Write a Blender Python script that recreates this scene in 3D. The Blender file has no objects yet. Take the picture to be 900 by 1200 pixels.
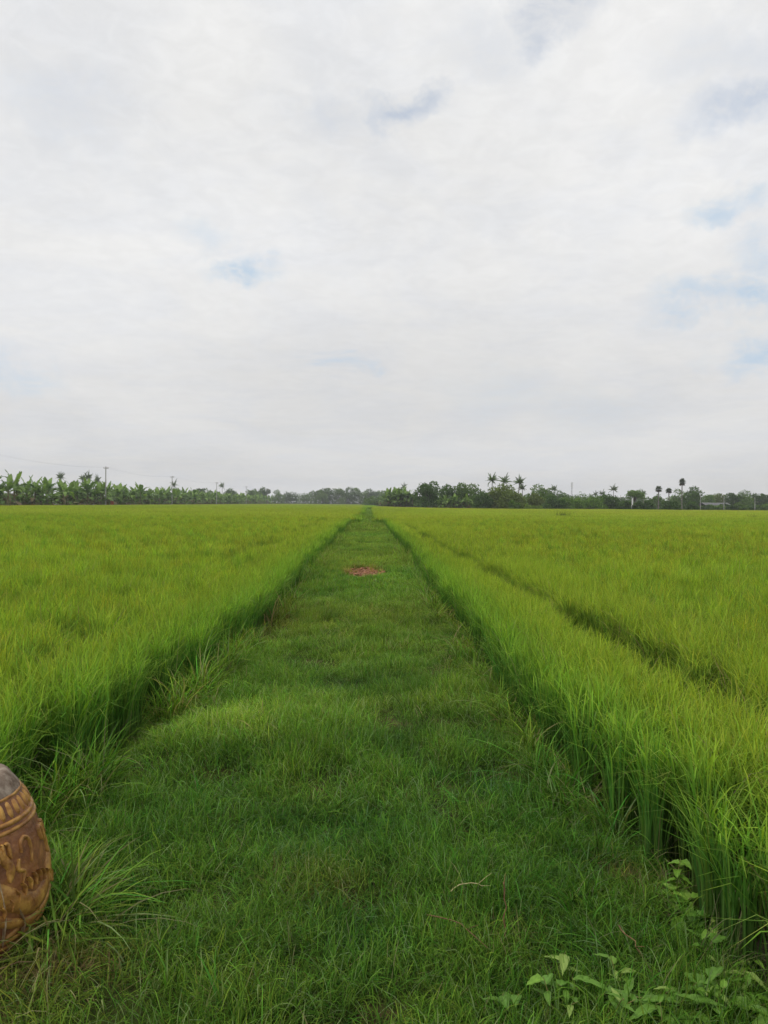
import bpy, bmesh, math
import numpy as np
from mathutils import Vector, Matrix

R = math.radians
scene = bpy.context.scene
col = scene.collection

# ------------------------------------------------------------------ camera
EYE = Vector((0.0, 0.0, 1.5))
YAW, PITCH, ROLL = R(-1.15), R(-0.63), R(0.53)
cam_data = bpy.data.cameras.new("camera")
cam_data.sensor_fit = 'HORIZONTAL'
cam_data.sensor_width = 36.0
cam_data.lens = 36.0
cam_data.clip_start = 0.05
cam_data.clip_end = 12000
cam = bpy.data.objects.new("camera", cam_data)
CAM_ROT = Matrix.Rotation(YAW, 3, 'Z') @ Matrix.Rotation(R(90) + PITCH, 3, 'X') @ Matrix.Rotation(ROLL, 3, 'Z')
cam.matrix_world = Matrix.Translation(EYE) @ CAM_ROT.to_4x4()
col.objects.link(cam)
scene.camera = cam

def pix_dir(px, py):
    return (CAM_ROT @ Vector(((px - 450) / 900, -(py - 600) / 900, -1.0))).normalized()

def ground_at(px, py, z=0.0):
    d = pix_dir(px, py)
    t = (z - EYE.z) / d.z
    return EYE + d * t

def x_at(px, dist):                      # sideways position of a column of the photo at a distance
    return (px - 432) / 900 * dist

def z_at(px, py, dist):                  # height of a point of the photo at a distance
    return 1.5 + (586 + .0092 * px - py) / 900 * dist

# ------------------------------------------------------------------ sky and sun
SUN_ELEV, SUN_AZ = R(58), R(-140)        # azimuth from +Y towards +X
world = bpy.data.worlds.new("World")
scene.world = world
world.use_nodes = True
nt = world.node_tree
nt.nodes.clear()
def N(t, **kw):
    n = nt.nodes.new(t)
    for k, v in kw.items():
        setattr(n, k, v)
    return n
def L(a, b):
    nt.links.new(a, b)
SKY_STRENGTH = 0.1
out = N('ShaderNodeOutputWorld')
bg = N('ShaderNodeBackground')
bg.inputs['Strength'].default_value = SKY_STRENGTH
L(bg.outputs[0], out.inputs[0])
sky = N('ShaderNodeTexSky', sky_type='NISHITA', sun_disc=False)
sky.sun_elevation = SUN_ELEV
sky.sun_rotation = SUN_AZ
sky.air_density = 1.0
sky.dust_density = 2.0
tc = N('ShaderNodeTexCoord')
sep = N('ShaderNodeSeparateXYZ'); L(tc.outputs['Generated'], sep.inputs[0])
def M(op, a, b=None, clamp=False):
    n = N('ShaderNodeMath', operation=op, use_clamp=clamp)
    for i, v in enumerate((a, b)):
        if v is None: continue
        if isinstance(v, (int, float)): n.inputs[i].default_value = v
        else: L(v, n.inputs[i])
    return n.outputs[0]
zc = M('ADD', M('MAXIMUM', sep.outputs['Z'], 0.0), 0.16)
comb = N('ShaderNodeCombineXYZ')
L(M('DIVIDE', sep.outputs['X'], zc), comb.inputs[0]); L(M('DIVIDE', sep.outputs['Y'], zc), comb.inputs[1])
def noise(vec, scale, detail=6, rough=.55, dist=0.0, off=(0, 0, 0)):
    ad = N('ShaderNodeVectorMath', operation='ADD'); L(vec, ad.inputs[0]); ad.inputs[1].default_value = off
    n = N('ShaderNodeTexNoise'); L(ad.outputs[0], n.inputs['Vector'])
    n.inputs['Scale'].default_value = scale; n.inputs['Detail'].default_value = detail
    n.inputs['Roughness'].default_value = rough; n.inputs['Distortion'].default_value = dist
    return n
def ramp(v, lo, hi, a=0.0, b=1.0):
    n = N('ShaderNodeMapRange', interpolation_type='SMOOTHSTEP')
    L(v, n.inputs['Value'])
    for k, x in zip(('From Min', 'From Max', 'To Min', 'To Max'), (lo, hi, a, b)): n.inputs[k].default_value = x
    return n.outputs['Result']
P = comb.outputs[0]
big = noise(P, 0.75, 3, .5, .3, (3.1, 1.7, 0)).outputs['Fac']
mid = noise(P, 2.3, 8, .62, .5, (7.3, 2.2, 0)).outputs['Fac']
fine = noise(P, 13.0, 8, .66, .6, (1.3, 5.2, 0)).outputs['Fac']
# thin places of the cloud sheet where blue shows through: a scatter everywhere, and the larger breaks
warp_n = noise(tc.outputs['Generated'], 9.0, 6, .62)
w1 = N('ShaderNodeVectorMath', operation='SUBTRACT'); L(warp_n.outputs['Color'], w1.inputs[0]); w1.inputs[1].default_value = (.5, .5, .5)
w2 = N('ShaderNodeVectorMath', operation='SCALE'); L(w1.outputs[0], w2.inputs[0]); w2.inputs['Scale'].default_value = 0.15
w3 = N('ShaderNodeVectorMath', operation='ADD'); L(tc.outputs['Generated'], w3.inputs[0]); L(w2.outputs[0], w3.inputs[1])
BREAKS = [(472, 122, 50, .75), (392, 140, 60, .28), (274, 318, 52, .8), (648, 4, 62, .6), (560, 40, 85, .22),
          (852, 243, 48, .75), (812, 364, 46, .62), (875, 350, 56, .8), (886, 414, 60, .75), (888, 132, 66, .6),
          (690, 486, 95, .22), (590, 470, 80, .16), (14, 425, 55, .45), (850, 60, 80, .22), (235, 265, 40, .3),
          (70, 120, 80, .28), (905, 300, 60, .55)]
hole = None
for px, py, rp, amt in BREAKS:
    h = pix_dir(px, py)
    s = N('ShaderNodeVectorMath', operation='SUBTRACT'); L(w3.outputs[0], s.inputs[0]); s.inputs[1].default_value = h
    m = N('ShaderNodeVectorMath', operation='MULTIPLY'); L(s.outputs[0], m.inputs[0]); m.inputs[1].default_value = (1, 1, 2.0)
    ln = N('ShaderNodeVectorMath', operation='LENGTH'); L(m.outputs[0], ln.inputs[0])
    f = ramp(ln.outputs['Value'], rp / 900 * .05, rp / 900 * 1.1, amt * .92, 0.0)
    hole = f if hole is None else M('MAXIMUM', hole, f)
scatter = ramp(M('ADD', M('MULTIPLY', mid, .6), M('MULTIPLY', big, .4)), .375, .29, 0.0, .5)
hole = M('MAXIMUM', hole, scatter)
hole = M('MULTIPLY', hole, ramp(fine, .32, .58, .45, 1.05))
hole = M('MULTIPLY', hole, ramp(sep.outputs['Z'], .03, .16))
# brightness of the cloud sheet
high = ramp(sep.outputs['Z'], .05, .5, .35, 1.0)
shade = M('ADD', M('ADD', ramp(big, .3, .7, -.03, .045), M('MULTIPLY', ramp(mid, .3, .7, -.03, .032), high)), M('MULTIPLY', ramp(fine, .3, .72, -.030, .030), high))
elev = ramp(sep.outputs['Z'], -.02, .36, .70, .835)
bright = M('MULTIPLY', M('ADD', elev, shade), 1.0 / SKY_STRENGTH)
tint = N('ShaderNodeMix', data_type='RGBA')
L(ramp(mid, .35, .62), tint.inputs['Factor'])
tint.inputs['A'].default_value = (.972, .985, 1.008, 1); tint.inputs['B'].default_value = (.995, .995, .99, 1)
cl = N('ShaderNodeVectorMath', operation='SCALE'); L(tint.outputs['Result'], cl.inputs[0]); L(bright, cl.inputs['Scale'])
mix = N('ShaderNodeMix', data_type='RGBA')
L(hole, mix.inputs['Factor']); L(cl.outputs[0], mix.inputs['A'])
skys = N('ShaderNodeVectorMath', operation='MULTIPLY'); L(sky.outputs[0], skys.inputs[0]); skys.inputs[1].default_value = (3.3, 2.6, 2.0)
skym = N('ShaderNodeVectorMath', operation='MINIMUM'); L(skys.outputs[0], skym.inputs[0]); skym.inputs[1].default_value = (4.6, 6.1, 7.7)
L(skym.outputs[0], mix.inputs['B'])
L(mix.outputs['Result'], bg.inputs['Color'])

sun_data = bpy.data.lights.new("sun", 'SUN')
sun_data.energy = 1.5
sun_data.angle = R(14)
sun_data.color = (1.0, .96, .88)
sun = bpy.data.objects.new("sun", sun_data)
sd = Vector((math.sin(SUN_AZ) * math.cos(SUN_ELEV), math.cos(SUN_AZ) * math.cos(SUN_ELEV), math.sin(SUN_ELEV)))
sun.rotation_euler = (-sd).to_track_quat('-Z', 'Y').to_euler()
sun.location = (0, 0, 60)
col.objects.link(sun)

scene.view_settings.view_transform = 'Standard'
scene.view_settings.look = 'None'
scene.view_settings.gamma = 1
scene.view_settings.use_curve_mapping = False
scene.view_settings.exposure = 0.0
scene.render.engine = 'CYCLES'
scene.cycles.use_denoising = True
scene.cycles.max_bounces = 6
scene.cycles.diffuse_bounces = 3
scene.cycles.transmission_bounces = 3
scene.cycles.transparent_max_bounces = 4
scene.cycles.volume_bounces = 0
scene.render.film_transparent = False

# ------------------------------------------------------------------ helpers
def tag(o, label=None, cat=None, group=None, kind=None):
    if label: o['label'] = label
    if cat: o['category'] = cat
    if group: o['group'] = group
    if kind: o['kind'] = kind
    return o

def empty(name, loc=(0, 0, 0), rz=0.0, scale=1.0):
    o = bpy.data.objects.new(name, None)
    o.empty_display_size = .2
    o.location = loc; o.rotation_euler = (0, 0, rz); o.scale = (scale,) * 3
    col.objects.link(o)
    return o

def mesh_np(name, verts, quads, colors=None, smooth=True, mat=None):
    """verts (n,3), quads (m,4), colors (n,3) per vertex"""
    me = bpy.data.meshes.new(name)
    verts = np.asarray(verts, np.float32); quads = np.asarray(quads, np.int32)
    k = quads.shape[1]
    me.vertices.add(len(verts)); me.vertices.foreach_set('co', verts.ravel())
    me.loops.add(quads.size); me.loops.foreach_set('vertex_index', quads.ravel())
    me.polygons.add(len(quads))
    me.polygons.foreach_set('loop_start', np.arange(0, quads.size, k, dtype=np.int32))
    me.polygons.foreach_set('use_smooth', np.full(len(quads), smooth))
    if colors is not None:
        a = me.attributes.new('col', 'FLOAT_COLOR', 'POINT')
        c = np.ones((len(verts), 4), np.float32); c[:, :3] = colors
        a.data.foreach_set('color', c.ravel())
    me.update(calc_edges=True)
    if mat: me.materials.append(mat)
    return me

def link(name, me, parent=None):
    o = bpy.data.objects.new(name, me)
    col.objects.link(o)
    if parent: o.parent = parent
    return o

def bm_obj(name, bm, mat, parent=None, smooth=False):
    bmesh.ops.recalc_face_normals(bm, faces=bm.faces)
    me = bpy.data.meshes.new(name); bm.to_mesh(me); bm.free()
    if smooth: me.polygons.foreach_set('use_smooth', np.ones(len(me.polygons), bool))
    me.materials.append(mat)
    return link(name, me, parent)

def copy_tree(o, parent=None):
    c = o.copy(); col.objects.link(c); c.parent = parent
    for ch in o.children: copy_tree(ch, c)
    return c

def tube(bm, pts, radii, seg=8, cap=True):
    pts = [Vector(p) for p in pts]
    rings = []
    ref = Vector((0.13, 0.97, 0.21)).normalized()
    for i, p in enumerate(pts):
        t = (pts[min(i + 1, len(pts) - 1)] - pts[max(i - 1, 0)]).normalized()
        u = t.cross(ref)
        if u.length < 1e-3: u = t.cross(Vector((1, 0, 0)))
        u.normalize(); v = t.cross(u)
        rings.append([bm.verts.new(p + (u * math.cos(a) + v * math.sin(a)) * radii[i])
                      for a in [2 * math.pi * k / seg for k in range(seg)]])
    for a, b in zip(rings, rings[1:]):
        for k in range(seg):
            bm.faces.new((a[k], a[(k + 1) % seg], b[(k + 1) % seg], b[k]))
    if cap:
        bm.faces.new(rings[0][::-1]); bm.faces.new(rings[-1])

def box(bm, c, s, rz=0.0, taper=1.0):
    m = Matrix.Translation(c) @ Matrix.Rotation(rz, 4, 'Z') @ Matrix.Diagonal((s[0], s[1], s[2], 1))
    r = bmesh.ops.create_cube(bm, size=1.0, matrix=m)
    if taper != 1.0:
        for v in r['verts']:
            if v.co.z > c[2]:
                v.co.x = c[0] + (v.co.x - c[0]) * taper; v.co.y = c[1] + (v.co.y - c[1]) * taper

class ValueNoise:
    def __init__(s, seed): s.t = np.random.default_rng(seed).random((256, 256))
    def one(s, x, y):
        xi = np.floor(x).astype(int); yi = np.floor(y).astype(int)
        fx = x - xi; fy = y - yi
        fx = fx * fx * (3 - 2 * fx); fy = fy * fy * (3 - 2 * fy)
        g = lambda a, b: s.t[a % 256, b % 256]
        return (g(xi, yi) * (1 - fx) + g(xi + 1, yi) * fx) * (1 - fy) + (g(xi, yi + 1) * (1 - fx) + g(xi + 1, yi + 1) * fx) * fy
    def __call__(s, x, y, scale=1.0, octs=3):
        x = np.asarray(x, float) * scale; y = np.asarray(y, float) * scale
        r, a, n = 0, 1.0, 0
        for i in range(octs):
            r = r + a * s.one(x + 17.3 * i, y + 9.1 * i); n += a; a *= .5; x = x * 2.03; y = y * 2.03
        return r / n
vn = ValueNoise(5); vn2 = ValueNoise(11); vn3 = ValueNoise(23)

# ------------------------------------------------------------------ materials
def new_mat(name):
    m = bpy.data.materials.new(name); m.use_nodes = True
    m.node_tree.nodes.clear()
    return m, m.node_tree.nodes, m.node_tree.links

def leaf_material(name, translucent=.35, rough=.55, spec=.25, tinted=False, rnd=.18, base=None):
    m, ns, ls = new_mat(name)
    o = ns.new('ShaderNodeOutputMaterial')
    at = ns.new('ShaderNodeAttribute'); at.attribute_name = 'col'
    c = at.outputs['Color']
    if tinted:
        ti = ns.new('ShaderNodeAttribute'); ti.attribute_type = 'INSTANCER'; ti.attribute_name = 'tint'
        mu = ns.new('ShaderNodeVectorMath'); mu.operation = 'MULTIPLY'
        ls.new(c, mu.inputs[0]); ls.new(ti.outputs['Vector'], mu.inputs[1]); c = mu.outputs[0]
    oi = ns.new('ShaderNodeObjectInfo')
    mr = ns.new('ShaderNodeMapRange'); ls.new(oi.outputs['Random'], mr.inputs['Value'])
    mr.inputs['To Min'].default_value = 1 - rnd; mr.inputs['To Max'].default_value = 1 + rnd
    sc = ns.new('ShaderNodeVectorMath'); sc.operation = 'SCALE'
    ls.new(c, sc.inputs[0]); ls.new(mr.outputs[0], sc.inputs['Scale']); c = sc.outputs[0]
    p = ns.new('ShaderNodeBsdfPrincipled'); ls.new(c, p.inputs['Base Color'])
    p.inputs['Roughness'].default_value = rough; p.inputs['Specular IOR Level'].default_value = spec
    t = ns.new('ShaderNodeBsdfTranslucent')
    tm = ns.new('ShaderNodeVectorMath'); tm.operation = 'MULTIPLY'; ls.new(c, tm.inputs[0]); tm.inputs[1].default_value = (1.15, 1.2, .6)
    ls.new(tm.outputs[0], t.inputs['Color'])
    mx = ns.new('ShaderNodeMixShader'); mx.inputs[0].default_value = translucent
    ls.new(p.outputs[0], mx.inputs[1]); ls.new(t.outputs[0], mx.inputs[2]); ls.new(mx.outputs[0], o.inputs[0])
    return m

def noise_material(name, c1, c2, scale=5.0, rough=.8, bump=.0, c3=None, detail=8, lo=.35, hi=.65, spec=.3, coords='Object', bscale=None):
    m, ns, ls = new_mat(name)
    o = ns.new('ShaderNodeOutputMaterial'); p = ns.new('ShaderNodeBsdfPrincipled')
    ls.new(p.outputs[0], o.inputs[0])
    t = ns.new('ShaderNodeTexCoord')
    n = ns.new('ShaderNodeTexNoise'); n.inputs['Scale'].default_value = scale; n.inputs['Detail'].default_value = detail
    n.inputs['Roughness'].default_value = .6
    ls.new(t.outputs[coords], n.inputs['Vector'])
    r = ns.new('ShaderNodeValToRGB'); ls.new(n.outputs['Fac'], r.inputs[0])
    r.color_ramp.elements[0].position = lo; r.color_ramp.elements[0].color = (*c1, 1)
    r.color_ramp.elements[1].position = hi; r.color_ramp.elements[1].color = (*c2, 1)
    if c3 is not None:
        e = r.color_ramp.elements.new((lo + hi) / 2); e.color = (*c3, 1)
    ls.new(r.outputs[0], p.inputs['Base Color'])
    p.inputs['Roughness'].default_value = rough; p.inputs['Specular IOR Level'].default_value = spec
    if bump:
        n2 = ns.new('ShaderNodeTexNoise'); n2.inputs['Scale'].default_value = bscale or scale * 3; n2.inputs['Detail'].default_value = 6
        ls.new(t.outputs[coords], n2.inputs['Vector'])
        b = ns.new('ShaderNodeBump'); b.inputs['Strength'].default_value = bump; b.inputs['Distance'].default_value = .02
        ls.new(n2.outputs['Fac'], b.inputs['Height']); ls.new(b.outputs[0], p.inputs['Normal'])
    return m

MAT = {}
MAT['rice'] = leaf_material('rice_leaf', .42, .65, .08, True, .10)
MAT['grass'] = leaf_material('grass_leaf', .40, .65, .08, True, .14)
MAT['weed'] = leaf_material('weed_leaf', .3, .5, .3, False, .10)
MAT['tree'] = leaf_material('tree_leaf', .35, .7, .08, False, .14)
MAT['banana'] = leaf_material('banana_leaf', .38, .5, .2, False, .14)
MAT['soil'] = noise_material('field_mud', (.035, .026, .016), (.075, .058, .034), 3.0, .75, .5)
MAT['bank'] = noise_material('bank_soil', (.035, .034, .014), (.085, .06, .03), 4.0, .95, .6, c3=(.045, .06, .016), spec=.05)
MAT['red_soil'] = noise_material('red_soil', (.17, .085, .045), (.34, .165, .09), 9.0, .9, .7)
MAT['bark'] = noise_material('bark', (.08, .065, .05), (.17, .145, .115), 3.0, .9, .4)
MAT['palm_bark'] = noise_material('palm_bark', (.12, .105, .09), (.22, .2, .17), 4.0, .9, .3)
MAT['banana_stem'] = noise_material('banana_stem', (.10, .12, .04), (.20, .16, .08), 2.5, .7, .2)
MAT['concrete'] = noise_material('concrete', (.30, .30, .285), (.40, .395, .37), 1.5, .85, .2)
MAT['steel'] = noise_material('galvanised_steel', (.22, .23, .24), (.32, .33, .34), 6.0, .5, .0)
MAT['insulator'] = noise_material('insulator', (.16, .09, .06), (.22, .13, .09), 6.0, .25)
MAT['wire'] = noise_material('wire', (.09, .09, .09), (.14, .14, .14), 2.0, .6)
MAT['roof'] = noise_material('roof_sheet', (.10, .105, .11), (.17, .17, .17), .8, .7, .1)
MAT['shed_wall'] = noise_material('shed_wall', (.20, .18, .15), (.32, .29, .25), 1.2, .85, .2)
MAT['orange'] = noise_material('orange_sheet', (.40, .09, .03), (.50, .13, .05), 2.0, .6)
MAT['white_paint'] = noise_material('white_paint', (.62, .62, .6), (.78, .78, .75), 3.0, .6)
MAT['twig'] = noise_material('twig', (.13, .07, .035), (.24, .14, .07), 30.0, .8)
MAT['straw'] = noise_material('straw', (.36, .31, .15), (.50, .43, .22), 30.0, .7)
MAT['stem'] = noise_material('weed_stem', (.12, .18, .04), (.26, .20, .08), 20.0, .6)

# ------------------------------------------------------------------ terrain
def left_edge(y):
    y = np.asarray(y, float)
    return -1.33 - .33 * np.exp(-((y - 3.0) / 3.2) ** 2) + .24 * (vn(y * 0 + 3.7, y, .40, 3) - .5)
def right_edge(y):
    y = np.asarray(y, float)
    return 1.16 + .17 * np.exp(-((y - 2.2) / 1.4) ** 2) + .20 * (vn(y * 0 + 8.2, y, .45, 3) - .5)

HOLLOWS = [(590, 908, .20, .14), (425, 938, .17, .12), (485, 885, .20, .10), (420, 792, .45, .10), (250, 905, .25, .08),
           (330, 960, .25, .06), (460, 860, .25, .06), (560, 860, .2, .05), (440, 1090, .2, .08), (165, 1070, .22, .08), (340, 700, .4, .06)]
HOLLOWS = [(ground_at(a, b).x, ground_at(a, b).y, c, d) for a, b, c, d in HOLLOWS]
BARE = [(388, 1028, .20, .45), (110, 1120, .12, 1.0), (10, 1150, .20, 1.0), (-60, 1140, .25, 1.0), (748, 1022, .12, .9), (300, 730, .6, .35), (590, 1085, .10, .5)]
BARE = [(ground_at(a, b).x, ground_at(a, b).y, c, d) for a, b, c, d in BARE]
PATCH = ground_at(428, 670)
JAR = Vector((-1.392, 2.69, -.09))

def hollow_depth(x, y):
    d = 0
    for hx, hy, r, a in HOLLOWS:
        d = d + a * np.exp(-(((x - hx) / r) ** 2 + ((y - hy) / (r * 1.1)) ** 2))
    return d
def bareness(x, y):
    d = 0
    for hx, hy, r, a in BARE:
        d = np.maximum(d, a * np.exp(-(((x - hx) / r) ** 2 + ((y - hy) / r) ** 2) ** 2))
    d = np.maximum(d, 1.0 * np.exp(-(((x - PATCH.x + .05) / .46) ** 2 + ((y - PATCH.y) / 1.15) ** 2) ** 3))
    d = np.maximum(d, .9 * np.exp(-(((x - JAR.x) ** 2 + (y - JAR.y) ** 2) / .23 ** 2) ** 3))
    return d
FIELD_Z = -.18
def path_z(x, y):
    x = np.asarray(x, float); y = np.asarray(y, float)
    le, re = left_edge(y), right_edge(y)
    t = np.minimum(np.clip((x - le + .12) / .42, 0, 1), np.clip((re + .10 - x) / .34, 0, 1))
    t = t * t * (3 - 2 * t)
    z = -.05 + .07 * (vn2(x, y, .9, 3) - .5) + .05 * (vn2(x, y, 3.1, 2) - .5)
    z = z + .09 * np.exp(-((x + .75) / .8) ** 2 - ((y - 4.85) / .55) ** 2)
    z = z - hollow_depth(x, y)
    j = np.exp(-(((x - JAR.x) ** 2 + (y - JAR.y) ** 2) / .36 ** 2) ** 2)
    z = z * (1 - j) + JAR.z * j
    pp = np.exp(-(((x - PATCH.x) / .7) ** 2 + ((y - PATCH.y) / 1.6) ** 2) ** 2)
    z = z * (1 - pp) - .03 * pp
    return FIELD_Z - .03 + t * (z - FIELD_Z + .03)

def ground_sheet():
    g = np.array([-6000, -1500, -400, -100, 0, 100, 400, 1500, 6000], float)
    X, Y = np.meshgrid(g, g + 200)
    v = np.stack([X.ravel(), Y.ravel(), np.full(X.size, FIELD_Z)], 1)
    n = len(g); q = []
    for j in range(n - 1):
        for i in range(n - 1):
            a = j * n + i; q.append((a, a + 1, a + n + 1, a + n))
    o = link('ground', mesh_np('ground', v, q, smooth=False, mat=MAT['soil']))
    tag(o, kind='structure')
ground_sheet()

def path_sheet():
    ys = np.concatenate([np.arange(-1, 12, .07), np.arange(12, 40, .3), np.arange(40, 205, 2.0)])
    xs = np.arange(-2.2, 1.85, .06)
    X, Y = np.meshgrid(xs, ys)
    v = np.stack([X.ravel(), Y.ravel(), path_z(X, Y).ravel()], 1)
    n = len(xs); jj, ii = np.meshgrid(np.arange(len(ys) - 1), np.arange(n - 1), indexing='ij')
    a = (jj * n + ii).ravel()
    q = np.stack([a, a + 1, a + n + 1, a + n], 1)
    o = link('path', mesh_np('path', v, q, mat=MAT['bank']))
    tag(o, kind='structure')
path_sheet()

# ------------------------------------------------------------------ blades
def blades(n, rng, radius, length, width, lean, bend, segs=4, cbase=(.1, .1, .05), cmid=(.1, .15, .03), ctip=(.15, .18, .03),
           cvar=.2, dry=0.0, dry_col=(.36, .29, .13), z0=0.0, square=False, bexp=1.8, tmid=.45, pale=0.0):
    """n curved leaf blades; every blade a tapering strip of quads with its own colour"""
    if square:
        bx = rng.uniform(-radius, radius, n); by = rng.uniform(-radius, radius, n)
    else:
        r = radius * np.sqrt(rng.random(n)); th = rng.uniform(0, 2 * np.pi, n)
        bx, by = r * np.cos(th), r * np.sin(th)
    az = rng.uniform(0, 2 * np.pi, n)
    ln = rng.uniform(*length, n); wd = rng.uniform(*width, n)
    a0 = np.abs(rng.normal(0, lean, n)); be = rng.uniform(*bend, n)
    t = np.linspace(0, 1, segs + 1)
    ang = a0[:, None] + be[:, None] * t[None] ** bexp
    ds = ln[:, None] / segs
    am = .5 * (ang[:, 1:] + ang[:, :-1])
    h = np.concatenate([np.zeros((n, 1)), np.cumsum(np.sin(am) * ds, 1)], 1)
    z = np.concatenate([np.zeros((n, 1)), np.cumsum(np.cos(am) * ds, 1)], 1) + z0
    twist = rng.normal(0, .35, n)[:, None] * (1 + t)[None]
    cx = bx[:, None] + h * np.cos(az)[:, None]; cy = by[:, None] + h * np.sin(az)[:, None]
    prof = np.interp(t, [0, .35, .75, 1], [.65, 1, .7, .06])
    hw = .5 * wd[:, None] * prof[None]
    sa = az[:, None] + np.pi / 2 + twist
    px, py = np.cos(sa) * hw, np.sin(sa) * hw
    V = np.stack([np.stack([cx - px, cy - py, z], -1), np.stack([cx + px, cy + py, z], -1)], 2)   # n,segs+1,2,3
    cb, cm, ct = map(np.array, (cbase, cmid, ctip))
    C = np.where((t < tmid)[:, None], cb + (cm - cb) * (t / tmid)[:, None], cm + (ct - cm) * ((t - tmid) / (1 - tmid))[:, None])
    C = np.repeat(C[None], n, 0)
    var = 1 + rng.normal(0, cvar, (n, 1, 1)); hue = rng.normal(0, cvar * .5, (n, 1))
    C = C * np.clip(var, .45, 1.7)
    C[:, :, 0] *= np.clip(1 + hue, .6, 1.5)
    isp = rng.random(n) < pale
    C[isp] = np.array((.27, .33, .12)) * rng.uniform(.7, 1.25, (isp.sum(), 1, 1))
    isd = rng.random(n) < dry
    C[isd] = np.array(dry_col) * rng.uniform(.6, 1.15, (isd.sum(), 1, 1))
    C = np.repeat(C[:, :, None, :], 2, 2)
    base = (np.arange(n) * (segs + 1) * 2)[:, None] + (np.arange(segs) * 2)[None]
    q = np.stack([base, base + 1, base + 3, base + 2], -1).reshape(-1, 4)
    return V.reshape(-1, 3), q, C.reshape(-1, 3)

def join(parts):
    V, Q, C, off = [], [], [], 0
    for v, q, c in parts:
        V.append(v); Q.append(q + off); C.append(c); off += len(v)
    return np.concatenate(V), np.concatenate(Q), np.concatenate(C)

def proto(name, parts, mat):
    v, q, c = join(parts)
    return bpy.data.objects.new(name, mesh_np(name, v, q, c, True, mat))     # only the source of the scatter, never placed itself

def scatter(name, pts, rot, scl, idx, tint, protos, label, cat):
    """one stuff object: a point per tuft, geometry nodes put a tuft on every point"""
    me = bpy.data.meshes.new(name)
    pts = np.asarray(pts, np.float32)
    me.vertices.add(len(pts)); me.vertices.foreach_set('co', pts.ravel())
    for nm, ty, key, arr in (('rot', 'FLOAT_VECTOR', 'vector', rot), ('scl', 'FLOAT_VECTOR', 'vector', scl), ('tint', 'FLOAT_VECTOR', 'vector', tint)):
        a = me.attributes.new(nm, ty, 'POINT'); a.data.foreach_set(key, np.asarray(arr, np.float32).ravel())
    a = me.attributes.new('idx', 'INT', 'POINT'); a.data.foreach_set('value', np.asarray(idx, np.int32))
    for pm in {p.data.materials[0] for p in protos}: me.materials.append(pm)
    o = link(name, me)
    g = bpy.data.node_groups.new(name + '_tufts', 'GeometryNodeTree')
    g.interface.new_socket('Geometry', in_out='INPUT', socket_type='NodeSocketGeometry')
    g.interface.new_socket('Geometry', in_out='OUTPUT', socket_type='NodeSocketGeometry')
    gi = g.nodes.new('NodeGroupInput'); go = g.nodes.new('NodeGroupOutput')
    inst = g.nodes.new('GeometryNodeInstanceOnPoints')
    g.links.new(gi.outputs[0], inst.inputs['Points'])
    jn = g.nodes.new('GeometryNodeJoinGeometry')
    for p in reversed(protos):               # a multi-input socket lists its newest link first
        oi = g.nodes.new('GeometryNodeObjectInfo'); oi.inputs['Object'].default_value = p; oi.inputs['As Instance'].default_value = False
        ti = g.nodes.new('GeometryNodeGeometryToInstance')
        g.links.new(oi.outputs['Geometry'], ti.inputs[0]); g.links.new(ti.outputs[0], jn.inputs[0])
    g.links.new(jn.outputs[0], inst.inputs['Instance'])
    inst.inputs['Pick Instance'].default_value = True
    def attr(nm, ty):
        n = g.nodes.new('GeometryNodeInputNamedAttribute'); n.data_type = ty; n.inputs['Name'].default_value = nm
        return n.outputs['Attribute']
    g.links.new(attr('idx', 'INT'), inst.inputs['Instance Index'])
    er = g.nodes.new('FunctionNodeEulerToRotation'); g.links.new(attr('rot', 'FLOAT_VECTOR'), er.inputs[0])
    g.links.new(er.outputs[0], inst.inputs['Rotation'])
    g.links.new(attr('scl', 'FLOAT_VECTOR'), inst.inputs['Scale'])
    g.links.new(inst.outputs[0], go.inputs[0])
    md = o.modifiers.new('tufts', 'NODES'); md.node_group = g
    tag(o, label, cat, kind='stuff')
    return o

rng = np.random.default_rng(7)

# ------------------------------------------------------------------ rice
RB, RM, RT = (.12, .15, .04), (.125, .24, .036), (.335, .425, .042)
def rice_hill(seed, n=34, segs=5, wide=1.0, pan=7, top=26):
    r = np.random.default_rng(seed)
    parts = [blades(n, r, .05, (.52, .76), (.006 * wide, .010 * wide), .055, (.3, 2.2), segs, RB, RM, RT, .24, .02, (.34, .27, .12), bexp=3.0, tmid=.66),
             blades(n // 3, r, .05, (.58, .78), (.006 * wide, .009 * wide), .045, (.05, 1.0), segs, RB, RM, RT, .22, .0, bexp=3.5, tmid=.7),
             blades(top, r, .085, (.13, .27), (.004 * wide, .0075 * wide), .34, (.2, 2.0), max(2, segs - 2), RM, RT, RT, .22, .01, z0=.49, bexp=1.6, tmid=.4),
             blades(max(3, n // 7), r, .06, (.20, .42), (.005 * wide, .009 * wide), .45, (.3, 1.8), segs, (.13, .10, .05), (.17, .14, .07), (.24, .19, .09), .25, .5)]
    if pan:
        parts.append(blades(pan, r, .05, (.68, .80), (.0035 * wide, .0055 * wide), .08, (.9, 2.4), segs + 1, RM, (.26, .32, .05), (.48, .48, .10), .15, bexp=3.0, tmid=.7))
    return parts
def shifted(part, dx, dy, rz=0.0, sx=1.0, sz=1.0):
    v, q, c = part
    w = v.copy(); ca, sa = math.cos(rz), math.sin(rz)
    w[:, 0] = (v[:, 0] * ca - v[:, 1] * sa) * sx + dx; w[:, 1] = (v[:, 0] * sa + v[:, 1] * ca) * sx + dy; w[:, 2] = v[:, 2] * sz
    return w, q, c
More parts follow.
